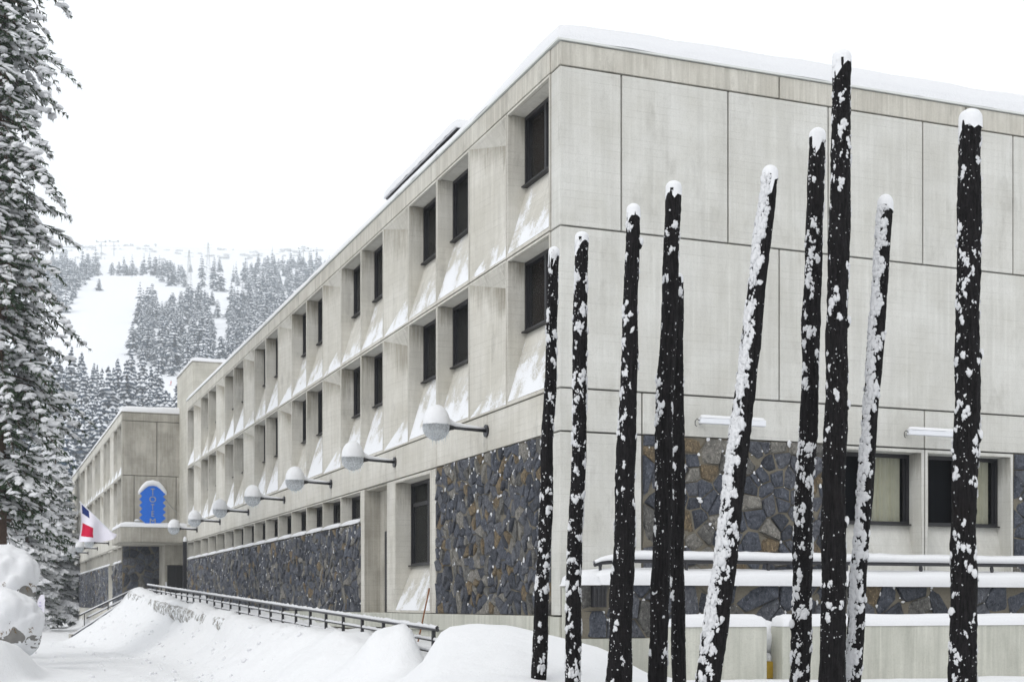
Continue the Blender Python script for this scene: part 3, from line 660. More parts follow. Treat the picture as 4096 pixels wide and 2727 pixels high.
snow_slab('roof_snow', wg, -.04, 9, -.04, WE+.32, Z_TOP+.036, .42, .9, .3, 15, lean=.3)
stone_wall(wg, FR, .02, 2.15, Z_E-1.2, Z_D, .38, 31, 55, tan=.08, snow=0)
stone_wall(wg, FL, .05, 5.4, Z_E, 2.16, .34, 32, 110, tan=.1, snow=.4)
stone_wall(wg, FL, 7.9, 36.2, Z_E, 2.16, .34, 33, 130, tan=.12, snow=.75)
for i in range(NW):
    y = GA+i*BW
    if i in (2,): continue
    link('facade_panel', sm_p, wg, loc=(0,y,0)); w_ = link('window', sm_f, wg, loc=(0,y,0)); link('pane', sm_g, w_); link('sill_snow', LM[i % 4], wg, loc=(0,y,0))
b, w = window_panel(FL, 2.45, Z_E, Z_D, 2.0, dep=.42, fr=.12); o = b.build('facade_panel', [M['conc'], M['conc_dust']], wg); o.location = (0,5.42,0)
o = frame_mesh(FL, w[0], w[1], w[2], w[3], w[4]).build('window', M['frame'], wg); o.location = (0,5.42,0); pane_mesh(FL, *w).build('pane', M['pane'], o)
panel(wg, FL, 36.2, WE-.4, Z_E, 2.16, 'conc')
# base storey with openings
t = MB(); ops = [(13.5,17.2,-2.4,-.95),(26.5,28.6,-2.4,-1.05)]; y = 0
for (o0, o1, z0, z1) in ops:
    t.box((-.06,y,-2.6),(.5,o0,Z_E)); t.box((-.06,o0,z1),(.5,o1,Z_E)); y = o1
t.box((-.06,y,-2.6),(.5,WE,Z_E)); t.build('base_wall', M['conc'], wg)
# entrance: lobby wall and door under the canopy
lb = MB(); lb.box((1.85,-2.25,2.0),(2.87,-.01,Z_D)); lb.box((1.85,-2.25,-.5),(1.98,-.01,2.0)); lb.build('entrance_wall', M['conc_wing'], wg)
dr = MB(); dr.box((1.99,-2.1,-.4),(2.87,-2.03,1.98)); dr.build('entrance_door', M['frame'], wg)
ct = MB(); ct.box((2.42,-2.13,-.4),(2.46,-2.1,1.95)); ct.box((2.05,-2.13,1.0),(2.09,-2.1,1.3)); ct.build('door_handle', M['black'], wg)
np_ = MB(); np_.box((1.88,-2.29,.6),(1.96,-2.25,1.15)); np_.build('notice_plate', M['white'], wg)
# canopy
cn = thing('entrance_canopy', 'thick concrete canopy slab over the hotel entrance carrying the blue sign', 'canopy', W(-3.08,46.4,0), RZ)
t = MB(); t.box((0,0,3.04),(3.36,4.28,3.77)); edge_bevel(t.build('slab', M['conc_wing'], cn), .02)
t = MB(); t.box((.16,.16,3.0),(3.2,4.2,3.038)); t.build('soffit', M['conc_wing'], cn)
snow_slab('snow', cn, -.03, 3.34, -.03, 4.28, 3.772, .25, .25, .2, 21)
pc = thing('entrance_post', 'slim black steel post with a snow tip at the end of the near wing', 'post', W(-.12,END-.05,0), RZ)
t = MB(); t.box((-.10,-.08,-.6),(.08,.08,3.05)); t.build('shaft', M['black'], pc); t = MB(); t.lump((0,0,3.12), .10,.09,.20, sub=1, jit=.06); t.build('snow', M['snow'], pc, smooth=True)
# TOTEM sign
sg = thing('hotel_sign', 'blue zigzag-edged TOTEM sign board with a snow cap standing on the canopy', 'sign', W(-1.53,46.62,0), RZ)
px = .0211*.2383
R_ = [(930,215),(1005,285),(977,317),(1003,347),(975,377),(1003,407),(975,439),(1003,469),(975,497),(1003,527),(930,600)]
pts = [((x-885)*px*1.06, (600-y)*px) for x, y in R_]; zb = 3.86
outl = pts + [(-x, z) for x, z in reversed(pts)]
t = MB(); n = len(outl); fr_ = [(x, -.05, zb+z) for x, z in outl]; bk = [(x, .05, zb+z) for x, z in outl]
t.add(fr_+bk, [tuple(range(n)), tuple(range(2*n-1, n-1, -1))]+[(i, (i+1) % n, n+(i+1) % n, n+i) for i in range(n)]); t.build('board', M['blue'], sg, fixn=True)
def letter(ch, z, hgt, parent, sx=1.0, width=None):
    cu = bpy.data.curves.new('letter', 'FONT'); cu.body = ch; cu.size = hgt/.70; cu.extrude = .012; cu.align_x = 'CENTER'; cu.materials.append(M['letter'])
    o = bpy.data.objects.new('tmp', cu); COL.objects.link(o); bpy.context.view_layer.update()
    me = bpy.data.meshes.new_from_object(o); bpy.data.objects.remove(o)
    me.transform(Matrix.Translation((0, -.056, z)) @ Matrix.Rotation(R(90), 4, 'X') @ Matrix.Scale(sx, 4, (1,0,0)))
    me.materials.clear(); me.materials.append(M['letter']); return link('letter', me, parent)
lz = lambda y: zb+(600-y)*px
letter('T', lz(308), .34, sg, .62); letter('O', lz(374), .285, sg, 1.05); letter('T', lz(449), .29, sg, .62); letter('E', lz(513), .27, sg, .8); letter('M', lz(584), .26, sg, 1.15)
t = MB(); t.tube([(-.66,0,lz(300)),(-.60,0,lz(275)),(-.42,0,lz(238)+.05),(-.25,0,lz(212)+.07),(0,0,lz(208)+.10),(.25,0,lz(212)+.07),(.42,0,lz(238)+.05),(.60,0,lz(275)),(.66,0,lz(300))], [.03,.085,.12,.14,.15,.14,.12,.085,.03], 12)
t.build('snow', M['snow'], sg, smooth=True)
t = MB(); t.tube([(.5,.06,lz(312)), (1.35,1.6,3.0+1.62)], .025, 6); t.build('stay_rod', M['letter'], sg)
for dx_, nm in ((-.72,'left'),(1.18,'right')):
    s_ = thing('spotlight', 'small snowy floodlight on the canopy at the '+('street side' if nm == 'left' else 'building side')+' of the blue sign', 'floodlight', W(-1.53+dx_,46.75,3.95), RZ, 'floodlights beside the sign')
    t = MB(); t.box((-.12,-.1,-.03),(.12,.1,.12)); t.build('housing', M['letter'], s_); t = MB(); t.box((-.02,-.02,-.2),(.02,.02,-.03)); t.build('bracket', M['black'], s_); t = MB(); t.lump((0,0,.15), .13,.11,.06, sub=1, jit=.05); t.build('snow', M['snow'], s_, smooth=True)
# flag
fg = thing('flag', 'white flag with navy and red fields hanging from a slanted pole by the canopy', 'flag', W(-3.3,46.3,3.3), RZ)
t = MB(); t.tube([(0,0,0),(-1.66,0,1.62)], .028, 6); t.build('pole', M['white'], fg)
t = MB(); n1, n2 = 22, 20; cols = []
V = []
for i in range(n1+1):
    a = i/n1                                   # along the pole from the tip
    tx, tz = -1.62+1.42*a, 1.58-1.40*a
    Ld = 1.75*(1-a)**.75+.12
    for j in range(n2+1):
        b_ = j/n2; x = tx + .10*math.sin(b_*4+a*5)*b_ + .22*a*b_; y = .13*math.sin(a*11+b_*1.5)*(.3+b_); V.append((x, y, tz-Ld*b_))
for i in range(n1):
    for j in range(n2):
        a, b_ = (i+.5)/n1, (j+.5)/n2; x, z = V[i*(n2+1)+j][0], V[i*(n2+1)+j][2]
        m = 0
        if .04 < a < .28 and b_ < .27: m = 1
        if .03 < a < .40 and .50 < b_ < .86 and x > -1.58: m = 2
        f = (i*(n2+1)+j, (i+1)*(n2+1)+j, (i+1)*(n2+1)+j+1, i*(n2+1)+j+1); t.f.append(f); t.m.append(m)
t.v = V; t.build('cloth', [M['flag_w'], M['flag_b'], M['flag_r']], fg, smooth=True)

# ------------------------------------------------------------------ globe lamps on arms
def make_lamp():
    r = thing('wall_lamp', '', 'wall lamp', (0,0,0), RZ, 'globe lamps along the hotel facade')
    b = MB(); b.tube([(-.004,0,0),(-.04,0,0)], .125, 20); b.build('mounting_plate', M['black'], r, smooth=False)
    b = MB(); b.tube([(-.04,0,0),(-.76,0,.035)], .034, 10); b.build('arm', M['black'], r, smooth=True)
    b = MB(); b.tube([(-.70,0,.033),(-.77,0,.036),(-.84,0,.04),(-.865,0,.04)], [.045,.06,.115,.118], 16); b.build('neck', M['black'], r, smooth=True)
    g = MB(); V, F = ICO3; g.add([(-1.07+p[0]*.27, p[1]*.27, .03+p[2]*.27) for p in V], F); g.build('globe', M['globe'], r, smooth=True)
    b = MB(); b.tube([(-.88,0,.04),(-1.2,0,.045)], [.05,.08], 10); b.build('bulb_holder', M['letter'], r, smooth=True)
    s = MB(); nr, ns = 9, 20; rg = random.Random(4)
    for i in range(nr+1):
        t = i/nr; rad = .275*math.sin(t*math.pi/2)**.85; zz = .03+.44-.40*t**1.7
        for k in range(ns):
            th = 2*math.pi*k/ns; q = 1+.05*mnoise.noise(Vector((math.cos(th)*2, math.sin(th)*2, t*3)))
            s.v.append((-1.06+rad*math.cos(th)*q, rad*math.sin(th)*q, zz + (.03*mnoise.noise(Vector((th*2, 5, t))) if t > .8 else 0)))
    for i in range(nr):
        for k in range(ns): s.f.append((i*ns+k, i*ns+(k+1) % ns, (i+1)*ns+(k+1) % ns, (i+1)*ns+k)); s.m.append(0)
    s.f.append(tuple(range(ns))); s.m.append(0)
    s.build('snow_cap', M['snow'], r, smooth=True)
    s = MB(); s.tube([(-.06,0,.045),(-.25,0,.06),(-.5,0,.075),(-.7,0,.10),(-.85,0,.15),(-.93,0,.2)], [.02,.032,.042,.055,.09,.12], 8); s.build('arm_snow', M['snow'], r, smooth=True)
    s = MB()
    for k in range(16):
        th = rg.uniform(0, 6.28); rr = rg.uniform(.05,.22); zz = .03-math.sqrt(max(.001, .27**2-rr**2)); x, y = -1.07+rr*math.cos(th), rr*math.sin(th); ln = rg.uniform(.03,.13)
        s.tube([(x,y,zz+.01),(x,y,zz-ln)], [.009,.002], 4)
    for k in range(5):
        x = -.8-rg.random()*.12; s.tube([(x,0,-.05),(x,0,-.05-rg.uniform(.05,.2))], [.01,.002], 4)
    s.build('icicles', M['ice'], r, kind='stuff')
    return r
ORD = ['first','second','third','fourth','fifth','sixth','seventh']
l0 = make_lamp()
for k in range(7):
    r = l0 if k == 0 else copy_tree(l0)
    r.location = W(0, 3.65+6.456*k, 3.47); r['label'] = f'snow-capped glass globe lamp on a black arm, {ORD[k]} from the near corner of the facade'
for k in range(5):
    r = copy_tree(l0); r.location = W(WV, 58.2+7.75*k, 3.45)
    r['label'] = f'snow-capped globe lamp on the farther wing, {ORD[k]} beyond the entrance canopy'; r['group'] = 'globe lamps along the farther wing'

# ------------------------------------------------------------------ fluorescent bar lights on the end face
for k, (v0, v1) in enumerate(((2.62,3.98),(7.16,8.66))):
    r = thing('bar_light', ('white strip light topped with snow on the wall above the stone panel' if k == 0 else 'white strip light topped with snow on the wall above the two end windows'), 'wall light', W(v0,-.30,3.31), RZ, 'strip lights on the end wall')
    b = MB(); b.box((0,-.05,-.05),(v1-v0,.05,.055)); edge_bevel(b.build('housing', M['white'], r), .01)
    snow_slab('snow', r, 0, v1-v0, -.05, .05, .056, .07, .1, .05, 40+k, rough=.01)
    b = MB(); b.tube([(-.0,0,.0),(-.05,0,.03),(-.09,0,-.01),(-.09,0,-.08),(-.05,.02,-.10)], .008, 5); b.build('cable_hook', M['black'], r)
    for x in (.15, v1-v0-.2): b = MB(); b.box((x,.05,-.02),(x+.05,.30,.02)); b.build('bracket', M['letter'], r)

# ------------------------------------------------------------------ terrace wall, rail, parapets
tr = thing('terrace_wall', 'low slate stone retaining wall under a thick snow cap before the hotel end face', 'wall', W(0,-1.5,0), RZ)
sT = random.Random(5)
stone_wall(tr, FR, -.25, 14, -.56, .36, .42, 51, 120, tan=.08, snow=1.3, sy=.75, thick=.4)
t = MB(); t.box((-.27,-.03,-2.2),(14,.4,-.56)); t.build('footing', M['conc_low'], tr)
t = MB(); t.box((.03,.41,-2.2),(14,1.45,.30)); t.build('terrace_slab', M['conc_low'], tr)
snow_slab('snow', tr, -.02, 14, -.10, 1.44, .33, .30, .25, .16, 52, rough=.03)
snow_slab('snow', tr, -.31, .06, -.12, .44, .325, .25, .12, .12, 53, rough=.03)
vg = thing('wall_grille_light', 'small black grid-faced lamp box on the terrace stone wall beside the second pole', 'lamp', W(.02,-1.58,.13), RZ)
t = MB(); t.box((-.12,-.06,-.17),(.12,.03,.17)); t.build('housing', M['frame'], vg)
t = MB()
for i in range(4): t.box((-.115+.07*i,-.075,-.165),(-.095+.07*i,-.061,.165))
for i in range(4): t.box((-.094,-.072,-.16+.1*i),(.094,-.0625,-.145+.1*i))
t.build('grille', M['black'], vg)
rl = thing('terrace_railing', 'dark metal handrail carrying a thick roll of snow along the terrace', 'railing', W(0,-1.33,0), RZ)
t = MB(); t.tube([(.06,0,.66),(.2,0,.70),(.8,0,.735),(14,0,.75)], .033, 8); t.build('handrail', M['black'], rl, smooth=True)
for k in range(9):
    x = .17 if k == 0 else .17+1.62*k; t = MB(); t.box((x-.02,-.02,.36),(x+.02,.02,.715)); t.lump((x,0,.66), .045,.03,.06); t.build('post', M['black'], rl)
s = MB(); nn = 120
pr = [(-.055,0),(-.05,.08),(0,.15),(.05,.08),(.055,0)]
for i in range(nn+1):
    t_ = i/nn; x = .06+13.9*t_; zz = np.interp(x, [.06,.2,.8,14], [.685,.73,.765,.78]); k = min(1, .25+x*1.1) if x < .8 else 1
    for (yy, z2) in pr: s.v.append((x, yy*(1+.2*mnoise.noise(Vector((x*2,1,0)))), zz+z2*k*(1+.12*mnoise.noise(Vector((x*1.5,7,0)))+.08*mnoise.noise(Vector((x*9,7,0))))))
m = len(pr)
for i in range(nn):
    for j in range(m): s.f.append((i*m+j, (i+1)*m+j, (i+1)*m+(j+1) % m, i*m+(j+1) % m)); s.m.append(0)
s.build('snow', M['snow'], rl, smooth=True)
for (v0, v1, lab) in ((.47,2.04,'short grey concrete parapet with snow on top, beside the yellow hydrant'),(2.32,14,'long grey concrete parapet with snow on top running past the tallest pole')):
    p_ = thing('parapet', lab, 'wall', W(0,-3.5,0), RZ, 'concrete parapets in front of the terrace')
    t = MB(); t.box((v0,0,-2.2),(v1,.35,-.34)); edge_bevel(t.build('wall_slab', M['conc_low'], p_), .012)
    snow_slab('snow', p_, v0-.01, v1+.01, -.02, .37, -.338, .21, .2, .1, 60+int(v0), rough=.02)
st = thing('snow_heap', 'rounded heap of snow filling the gap between the two concrete parapets', 'snow heap', W(2.2,-2.7,0), RZ)
t = MB(); V, F = ICO3; t.add([(p[0]*.75, p[1]*.5, -.55+p[2]*.33) for p in V], F); t.build('snow', M['snow'], st, smooth=True)
hy = thing('yellow_hydrant', 'yellow metal hydrant casing standing in the gap between the concrete parapets', 'hydrant', W(2.21,-3.1,0), RZ)
t = MB(); t.box((-.15,-.12,-1.18),(.13,.12,-.90)); edge_bevel(t.build('upper_casing', M['yellow'], hy), .02); t = MB(); t.box((-.17,-.15,-1.6),(.15,.15,-1.19)); edge_bevel(t.build('lower_casing', M['yellow'], hy), .02)
t = MB(); t.lump((.07,-.04,-.86), .06,.06,.10, sub=1, jit=.05); t.lump((-.08,-.12,-1.15), .06,.05,.07, sub=1, jit=.05); t.build('snow', M['snow'], hy, smooth=True)
t = MB(); t.box((-.14,-.05,-.90),(-.02,.05,-.84)); t.build('cap', M['black'], hy)

# ------------------------------------------------------------------ ramp railing
rr_ = thing('ramp_railing', 'long black three-rail ramp railing covered in snow climbing to the hotel entrance', 'railing', W(-2,0,0), RZ)
def rz(u): return -.44+1.36*(u-.75)/43.75
for k, (dz, nm, w_) in enumerate(((0,'handrail',.062),(-.20,'rail',.035),(-.40,'rail',.035))):
    t = MB(); t.tube([(0,.72,rz(.72)+dz),(0,44.5,rz(44.5)+dz)], w_/2, 8); t.build(nm, M['black'], rr_)
    s = MB(); nn = 360; rg = random.Random(k); pr = [(-w_*.55,0),(-w_*.6,.03),(0,.062),(w_*.6,.03),(w_*.55,0)]
    for i in range(nn+1):
        u = .74+43.7*i/nn; q = (1+.45*mnoise.noise(Vector((u*3,k*9,1)))+.5*mnoise.noise(Vector((u*11,k*9,3))))
        for (a, z2) in pr: s.v.append((a, u, rz(u)+dz+w_*.3+z2*max(.35, q)*(1 if k == 0 else .8)))
    for i in range(nn):
        for j in range(5): s.f.append((i*5+j, (i+1)*5+j, (i+1)*5+(j+1) % 5, i*5+(j+1) % 5)); s.m.append(0)
    s.build('rail_snow', M['snow_fine'], rr_, smooth=True)
for k in range(28):
    u = .95+1.6*k
    if u > 44.4: break
    t = MB(); t.box((-.03,u-.03,rz(u)-1.2),(.03,u+.03,rz(u)-.02)); t.build('post', M['black'], rr_)
rw = thing('ramp_wall', 'low grey stone kerb wall of the ramp half buried in the snowbank', 'wall', W(0,0,0), RZ)
t = MB(); rg = random.Random(9); nu = 150; V = []
for i in range(nu+1):
    u = 16+28.2*i/nu; h = float(np.interp(u, H_U, H_Z)); tp_ = smooth_s((u-16)/7)*smooth_s((44.2-u)/1.5)
    for j, (v_, z_) in enumerate(((-2.75,-.14),(-3.0,-.14),(-3.05,-.22),(-3.08,-.34),(-3.08,-.46),(-2.9,-.8))):
        V.append((v_+rg.uniform(-.035,.035)+(1-tp_)*.3, u, h+z_+rg.uniform(-.03,.03)))
t.add(V, [(i*6+j, (i+1)*6+j, (i+1)*6+j+1, i*6+j+1) for i in range(nu) for j in range(5)]); t.build('wall_face', M['rock_snow'], rw)
cl = MB(); rg = random.Random(3)
for k in range(420):
    u = rg.uniform(6, 44); v = -2.9-abs(rg.gauss(0, 1.9)); q = W(v, u, 0); r0 = .012+.05*rg.random()**4
    cl.lump((q.x, q.y, float(ground_z(q.x, q.y))+ZC+r0*.3), r0*rg.uniform(.8,1.5), r0*rg.uniform(.8,1.5), r0, jit=.35, rg=rg)
cl = cl.build('snow_clods', M['snow'], kind='stuff'); tag(cl, 'small loose snow clods scattered over the bank and the road', 'snow')
# steps down to the street beyond the bank
sp = thing('entrance_stairs', 'stone-sided steps with two snowy rails descending from the entrance to the street', 'stairs', W(-2.4,47.6,0), RZ)
t = MB()
for k in range(9): t.box((-.32*(k+1),-.7,-2.3),(-.32*k,1.6,.15-.20*k))
t.build('steps', M['conc_wing'], sp)
t = MB(); t.add([(0,-.95,.45),(-2.9,-.95,-1.5),(-2.9,-.95,-2.4),(0,-.95,-2.4),(0,-.7,.45),(-2.9,-.7,-1.5),(-2.9,-.7,-2.4),(0,-.7,-2.4)], [(0,1,2,3),(7,6,5,4),(0,4,5,1),(1,5,6,2),(3,2,6,7),(0,3,7,4)]); t.build('side_wall', M['stones'][1], sp, fixn=True)
t = MB(); t.tube([(.3,-.8,.85),(0,-.8,.72),(-2.6,-.8,-.55)], .04, 6); t.build('handrail', M['black'], sp); t = MB(); t.tube([(.2,-.75,.55),(0,-.75,.46),(-2.2,-.75,-.65)], .03, 6); t.build('rail', M['black'], sp)
s = MB(); s.tube([(0,-.8,.77),(-2.5,-.8,-.46)], .035, 6); s.tube([(0,-.75,.51),(-2.1,-.75,-.56)], .045, 6); s.tube([(0,-.85,.48),(-2.8,-.85,-1.42)], .07, 6); s.build('snow', M['snow'], sp, smooth=True)
for x in (-.1,-1.2,-2.3): t = MB(); t.tube([(x,-.8,.0+.49*x),(x,-.8,.68+.49*x)], .025, 6); t.build('post', M['black'], sp)
# tool handle leaning by the ground-floor window
tl = thing('shovel', 'brown wooden shovel handle leaning on the sill below the ground-floor window', 'shovel', W(-.62,6.6,-1.25), RZ)
t = MB(); t.tube([(0,0,0),(.27,.35,.68),(.55,.72,1.42),(.62,.80,1.62)], [.017,.018,.018,.022], 8); t.build('handle', M['wood'], tl, smooth=True)
t = MB(); t.add([(-.18,-.1,-.25),(.12,-.1,-.25),(.1,.05,.06),(-.12,.05,.06)], [(0,1,2,3)]); t.add([(-.18,-.112,-.25),(.12,-.112,-.25),(.1,.038,.06),(-.12,.038,.06)], [(3,2,1,0)]); t.build('blade', M['black'], tl)

# ------------------------------------------------------------------ charred poles
S = 1/3153.
def px2w(x, y, Y): return Vector(((x-1177.5)*S*Y, Y, (1390-y)*S*Y + ZC))
POLES = [ # bottom x,y, top x,y, width bottom, width top, cap top y, depth, snow density, label, bends
 ((1240,1549),(1274,583),35,24,567,16.0,1.0,'thinnest and shortest charred black pole, in front of the building corner'),
 ((1317,1600),(1338,548),38,31,533,15.5,1.35,'thin speckled charred pole, second from the building corner'),
 ((1422,1620),(1457,488),66,30,468,15.0,.9,'charred pole with a broad two-lobed foot, third from the building corner'),
 ((1510,1620),(1549,437),46,36,416,15.5,.8,'straight charred pole rising just in front of its slimmer twin'),
 ((1561,1620),(1556,640),34,30,628,16.3,.45,'slim charred pole standing close behind its taller twin'),
 ((1625,1620),(1771,405),64,36,380,14.5,5.0,'leaning charred pole thickly plastered with snow on its street side'),
 ((1837,1620),(1880,318),48,36,294,15.5,1.5,'charred pole crossing just beside the tallest pole, second highest of that pair'),
 ((1911,1620),(1936,140),63,42,115,14.6,.9,'tallest charred pole, its snowy tip reaching above the roof edge'),
 ((1955,1620),(2036,475),38,35,447,15.0,3.3,'slanting charred pole coated with snow, at the foot of the tallest pole'),
 ((2213,1620),(2232,282),63,50,251,14.0,1.2,'thick charred pole with a snowy knot, last one towards the parking side')]
for pi, (bt, tp, wb, wt, cy, Yd, dens, lab) in enumerate(POLES):
    rg = random.Random(100+pi)
    B = px2w(bt[0], bt[1], Yd); T = px2w(tp[0], tp[1], Yd); rb_, rt_ = wb*S*Yd/2, wt*S*Yd/2
    d_ = (T-B); foot = B - d_.normalized()*(.5 if pi else .18)
    if pi == 0: foot = B - d_.normalized()*.15
    r = thing('charred_pole', lab, 'pole', foot, 0, 'charred poles standing in the snow')
    Lp = (T-foot).length; dn = (T-foot).normalized(); ax = dn.cross(Vector((0,1,0))).normalized(); ay = ax.cross(dn).normalized()
    if ax.x < 0: ax = -ax
    if ay.y > 0: ay = -ay                       # ay points to the camera side
    nr = int(Lp/.055); ns = 22; ph_ = rg.uniform(0, 100)
    def cen(t):
        w_ = 1-abs(2*t-1); return dn*(Lp*t) + ax*(.035*mnoise.noise(Vector((t*4, ph_, 0)))*w_*1.6) + ay*(.03*mnoise.noise(Vector((t*4, ph_, 9)))*w_)
    def rad(t, th):
        q = rb_+(rt_-rb_)*t**.8
        rid = .5+.5*math.sin(th*3+ph_) ; 
        if pi == 2: q *= 1 - .22*(1-t)*(math.cos(th*2)*-.5+.5)
        n1_ = mnoise.noise(Vector((math.cos(th)*1.2, math.sin(th)*1.2, t*Lp*1.4+ph_))); n2_ = mnoise.noise(Vector((math.cos(th)*4, math.sin(th)*4, t*Lp*2+ph_))); n3_ = mnoise.noise(Vector((math.cos(th)*6, math.sin(th)*6, t*Lp*16+ph_)))
        return q*(1+.15*n1_+.14*n2_+.10*n3_)
    b = MB()
    for i in range(nr+1):
        t = i/nr; c = cen(t)
        for k in range(ns):
            th = 2*math.pi*k/ns; b.v.append(tuple(c + (ax*math.cos(th)+ay*math.sin(th))*rad(t, th)))
    for i in range(nr):
        for k in range(ns): b.f.append((i*ns+k, i*ns+(k+1) % ns, (i+1)*ns+(k+1) % ns, (i+1)*ns+k)); b.m.append(0)
    b.f.append(tuple(nr*ns+k for k in range(ns))); b.m.append(0)
    b.build('trunk', M['char'], r, smooth=True)
    knots = {2:[(.94,.2)],7:[(.62,.1),(.50,.0),(.33,.3)],9:[(.50,.35),(.63,.1),(.22,2.9),(.28,1.2)],6:[(.2,2.8)],3:[(.5,0)]}.get(pi, [])
    kb = MB(); snb = MB()
    for (t, th) in knots:
        dirv = ax*math.cos(th)+ay*math.sin(th); c = cen(t)+dirv*(rad(t, th)*.92); kb.lump(c, .035,.06,.05, (dirv, dn, dirv.cross(dn)), sub=1, jit=.15, rg=rg)
        snb.lump(c+dirv*.015+Vector((0,0,.03)), .032,.05,.055, sub=1, jit=.15, rg=rg)
    if kb.f: kb.build('knot', M['char'], r, smooth=True, kind='stuff' if len(knots) > 1 else None)
    # snow cap
    capH = (tp[1]-cy)*S*Yd; cb = MB(); nr2, ns2 = 8, 16
    for i in range(nr2+1):
        t = i/nr2; rr2 = rt_*1.06*math.sin(min(1, t*1.15)*math.pi/2)**.8; zz = capH*(1-t**1.6) - (.03 if t == 1 else 0)
        for k in range(ns2):
            th = 2*math.pi*k/ns2; q = 1+.08*mnoise.noise(Vector((math.cos(th)*2, math.sin(th)*2, t+pi)))
            dro = (-(.06+.05*math.sin(th*2+pi)) if t > .85 else 0)*(1.6 if math.cos(th) < 0 else .4)
            cb.v.append(tuple(cen(1)+Vector((rr2*math.cos(th)*q, rr2*math.sin(th)*q, zz+dro*2*(t-.5)))))
    for i in range(nr2):
        for k in range(ns2): cb.f.append((i*ns2+k, i*ns2+(k+1) % ns2, (i+1)*ns2+(k+1) % ns2, (i+1)*ns2+k)); cb.m.append(0)
    cb.f.append(tuple(range(ns2))); cb.m.append(0); cb.build('snow_cap', M['snow'], r, smooth=True)
    # snow stuck in the bark
    heavy = dens > 3
    cnt = int(Lp*125*min(dens, 1.6)) if not heavy else int(Lp*270*dens/6)
    for k in range(cnt):
        t = rg.random()
        if mnoise.noise(Vector((t*Lp*1.7, pi*5, 0))) < -.2 and rg.random() < .7: continue
        if heavy:
            th = math.pi*.80 + rg.gauss(0, .42); big = rg.random() < .55; sz = .010+.022*rg.random()
            if rg.random() < .15: th = rg.uniform(0, math.pi); sz *= .4; big = False
        else:
            th = rg.choice([rg.gauss(math.pi*.92, .25), rg.gauss(math.pi*.06, .2), rg.uniform(0, math.pi), rg.uniform(0, 2*math.pi), rg.gauss(math.pi*.68, .25)])
            sz = .003+.008*rg.random()**1.5; big = rg.random() < .10*min(1.4, dens)
            if big: sz = .012+.016*rg.random()
        nl = rg.choice([4,6,9,12]) if big else 1
        px_, pt_ = 0., 0.
        for q in range(nl):
            th2 = th+px_; t2 = min(.995, max(.005, t+pt_)); dirv = ax*math.cos(th2)+ay*math.sin(th2); tang = dn.cross(dirv)
            s2 = sz*rg.uniform(.45,1.15); tl = rg.uniform(-.6,.6); a1 = (tang*math.cos(tl)+dn*math.sin(tl)); a2 = (dn*math.cos(tl)-tang*math.sin(tl))
            snb.lump(cen(t2)+dirv*(rad(t2, th2)-s2*.04), s2*(.42 if big else .3), s2*rg.uniform(.5,1.1), s2*rg.uniform(.7,1.9), (dirv, a1, a2), jit=.4, rg=rg, sub=1 if s2 > .016 else 0)
            px_ += rg.gauss(0, .8)*sz/rb_; pt_ += rg.gauss(0, 1.0)*sz/Lp
    snb.build('stuck_snow', M['snow_fine'], r, smooth=True, kind='stuff')

# ------------------------------------------------------------------ boulders and banner at the road edge
def boulder(x, y, Yd, rx, ry, rzz, seed, lab, snowth):
    c = px2w(x, y, Yd); r = thing('boulder', lab, 'boulder', (c.x, c.y, c.z), 0, 'snow-covered boulders at the road edge')
    V, F = ico(4)
    def disp(p): v = Vector(p); return 1+.22*mnoise.noise(v*1.3+Vector((seed,0,0)))+.08*mnoise.noise(v*4+Vector((seed,3,0)))+.03*mnoise.noise(v*11)
    b = MB(); b.add([(p[0]*rx*disp(p), p[1]*ry*disp(p), p[2]*rzz*disp(p)) for p in V], F); b.build('rock', M['rock'], r, smooth=True)
    s = MB(); vv = []
    for p in V:
        k = disp(p); e = mnoise.noise(Vector(p)*2.6+Vector((seed,9,0)))*.5
        up = p[2]+.22+e*1.3; th = snowth*min(1, max(-.12, up*1.4)); vv.append((p[0]*(rx*k+th*.5), p[1]*(ry*k+th*.5), p[2]*(rzz*k)+th))
    s.add(vv, F); s.build('snow', M['snow'], r, smooth=True)
    g = MB(); rg = random.Random(seed)
    for k in range(16):
        a = rg.choice([-1.1,-.35])+rg.gauss(0,.16); R0 = 1.0; p = (math.cos(a), math.sin(a), rg.uniform(-.12,.06)); k2 = disp(p); q = Vector((p[0]*rx*k2*1.02, p[1]*ry*k2*1.02, p[2]*rzz)); d = Vector((p[0]*.12, p[1]*.12, rg.uniform(-.16,.10)))*.8
        g.tube([q, q+d*.6, q+d+Vector((0,0,-.04))], [.012,.009,.002], 3)
    g.build('grass_tuft', M['grass'], r, kind='stuff')
boulder(0, 1345, 38, .98, .9, .78, 3, 'higher snow-capped boulder at the road edge with dry grass under its cap', .33)
boulder(6, 1446, 35, .86, .85, .76, 6, 'lower snow-buried boulder in front of the higher one at the road edge', .30)
bn = thing('feather_banner', 'faint white feather banner with small purple print behind the boulders', 'banner', px2w(88,1437,84), 0)
t = MB(); t.tube([(-.12,0,0),(-.12,0,1.3),(0,0,1.75),(.25,0,1.9)], .015, 5); t.build('pole', M['letter'], bn)
t = MB(); n = 14; Vv = []
for i in range(n+1):
    z = .15+1.72*i/n; w_ = .5*min(1, (1.9-z)/.45+.1)**.6; x0 = -.10 if z < 1.3 else -.10+.3*((z-1.3)/.6)**1.5; Vv += [(x0,.03*math.sin(i*.8),z),(x0+w_*.95,.05*math.sin(i*.8+1),z)]
t.add(Vv, [(2*i,2*i+1,2*i+3,2*i+2) for i in range(n)]); t.build('cloth', M['flag_w'], bn, smooth=True)
t = MB()
for k in range(6): t.box((.05+.03*(k % 2),-.075,.35+.2*k),(.25-.03*(k % 3),-.065,.42+.2*k))
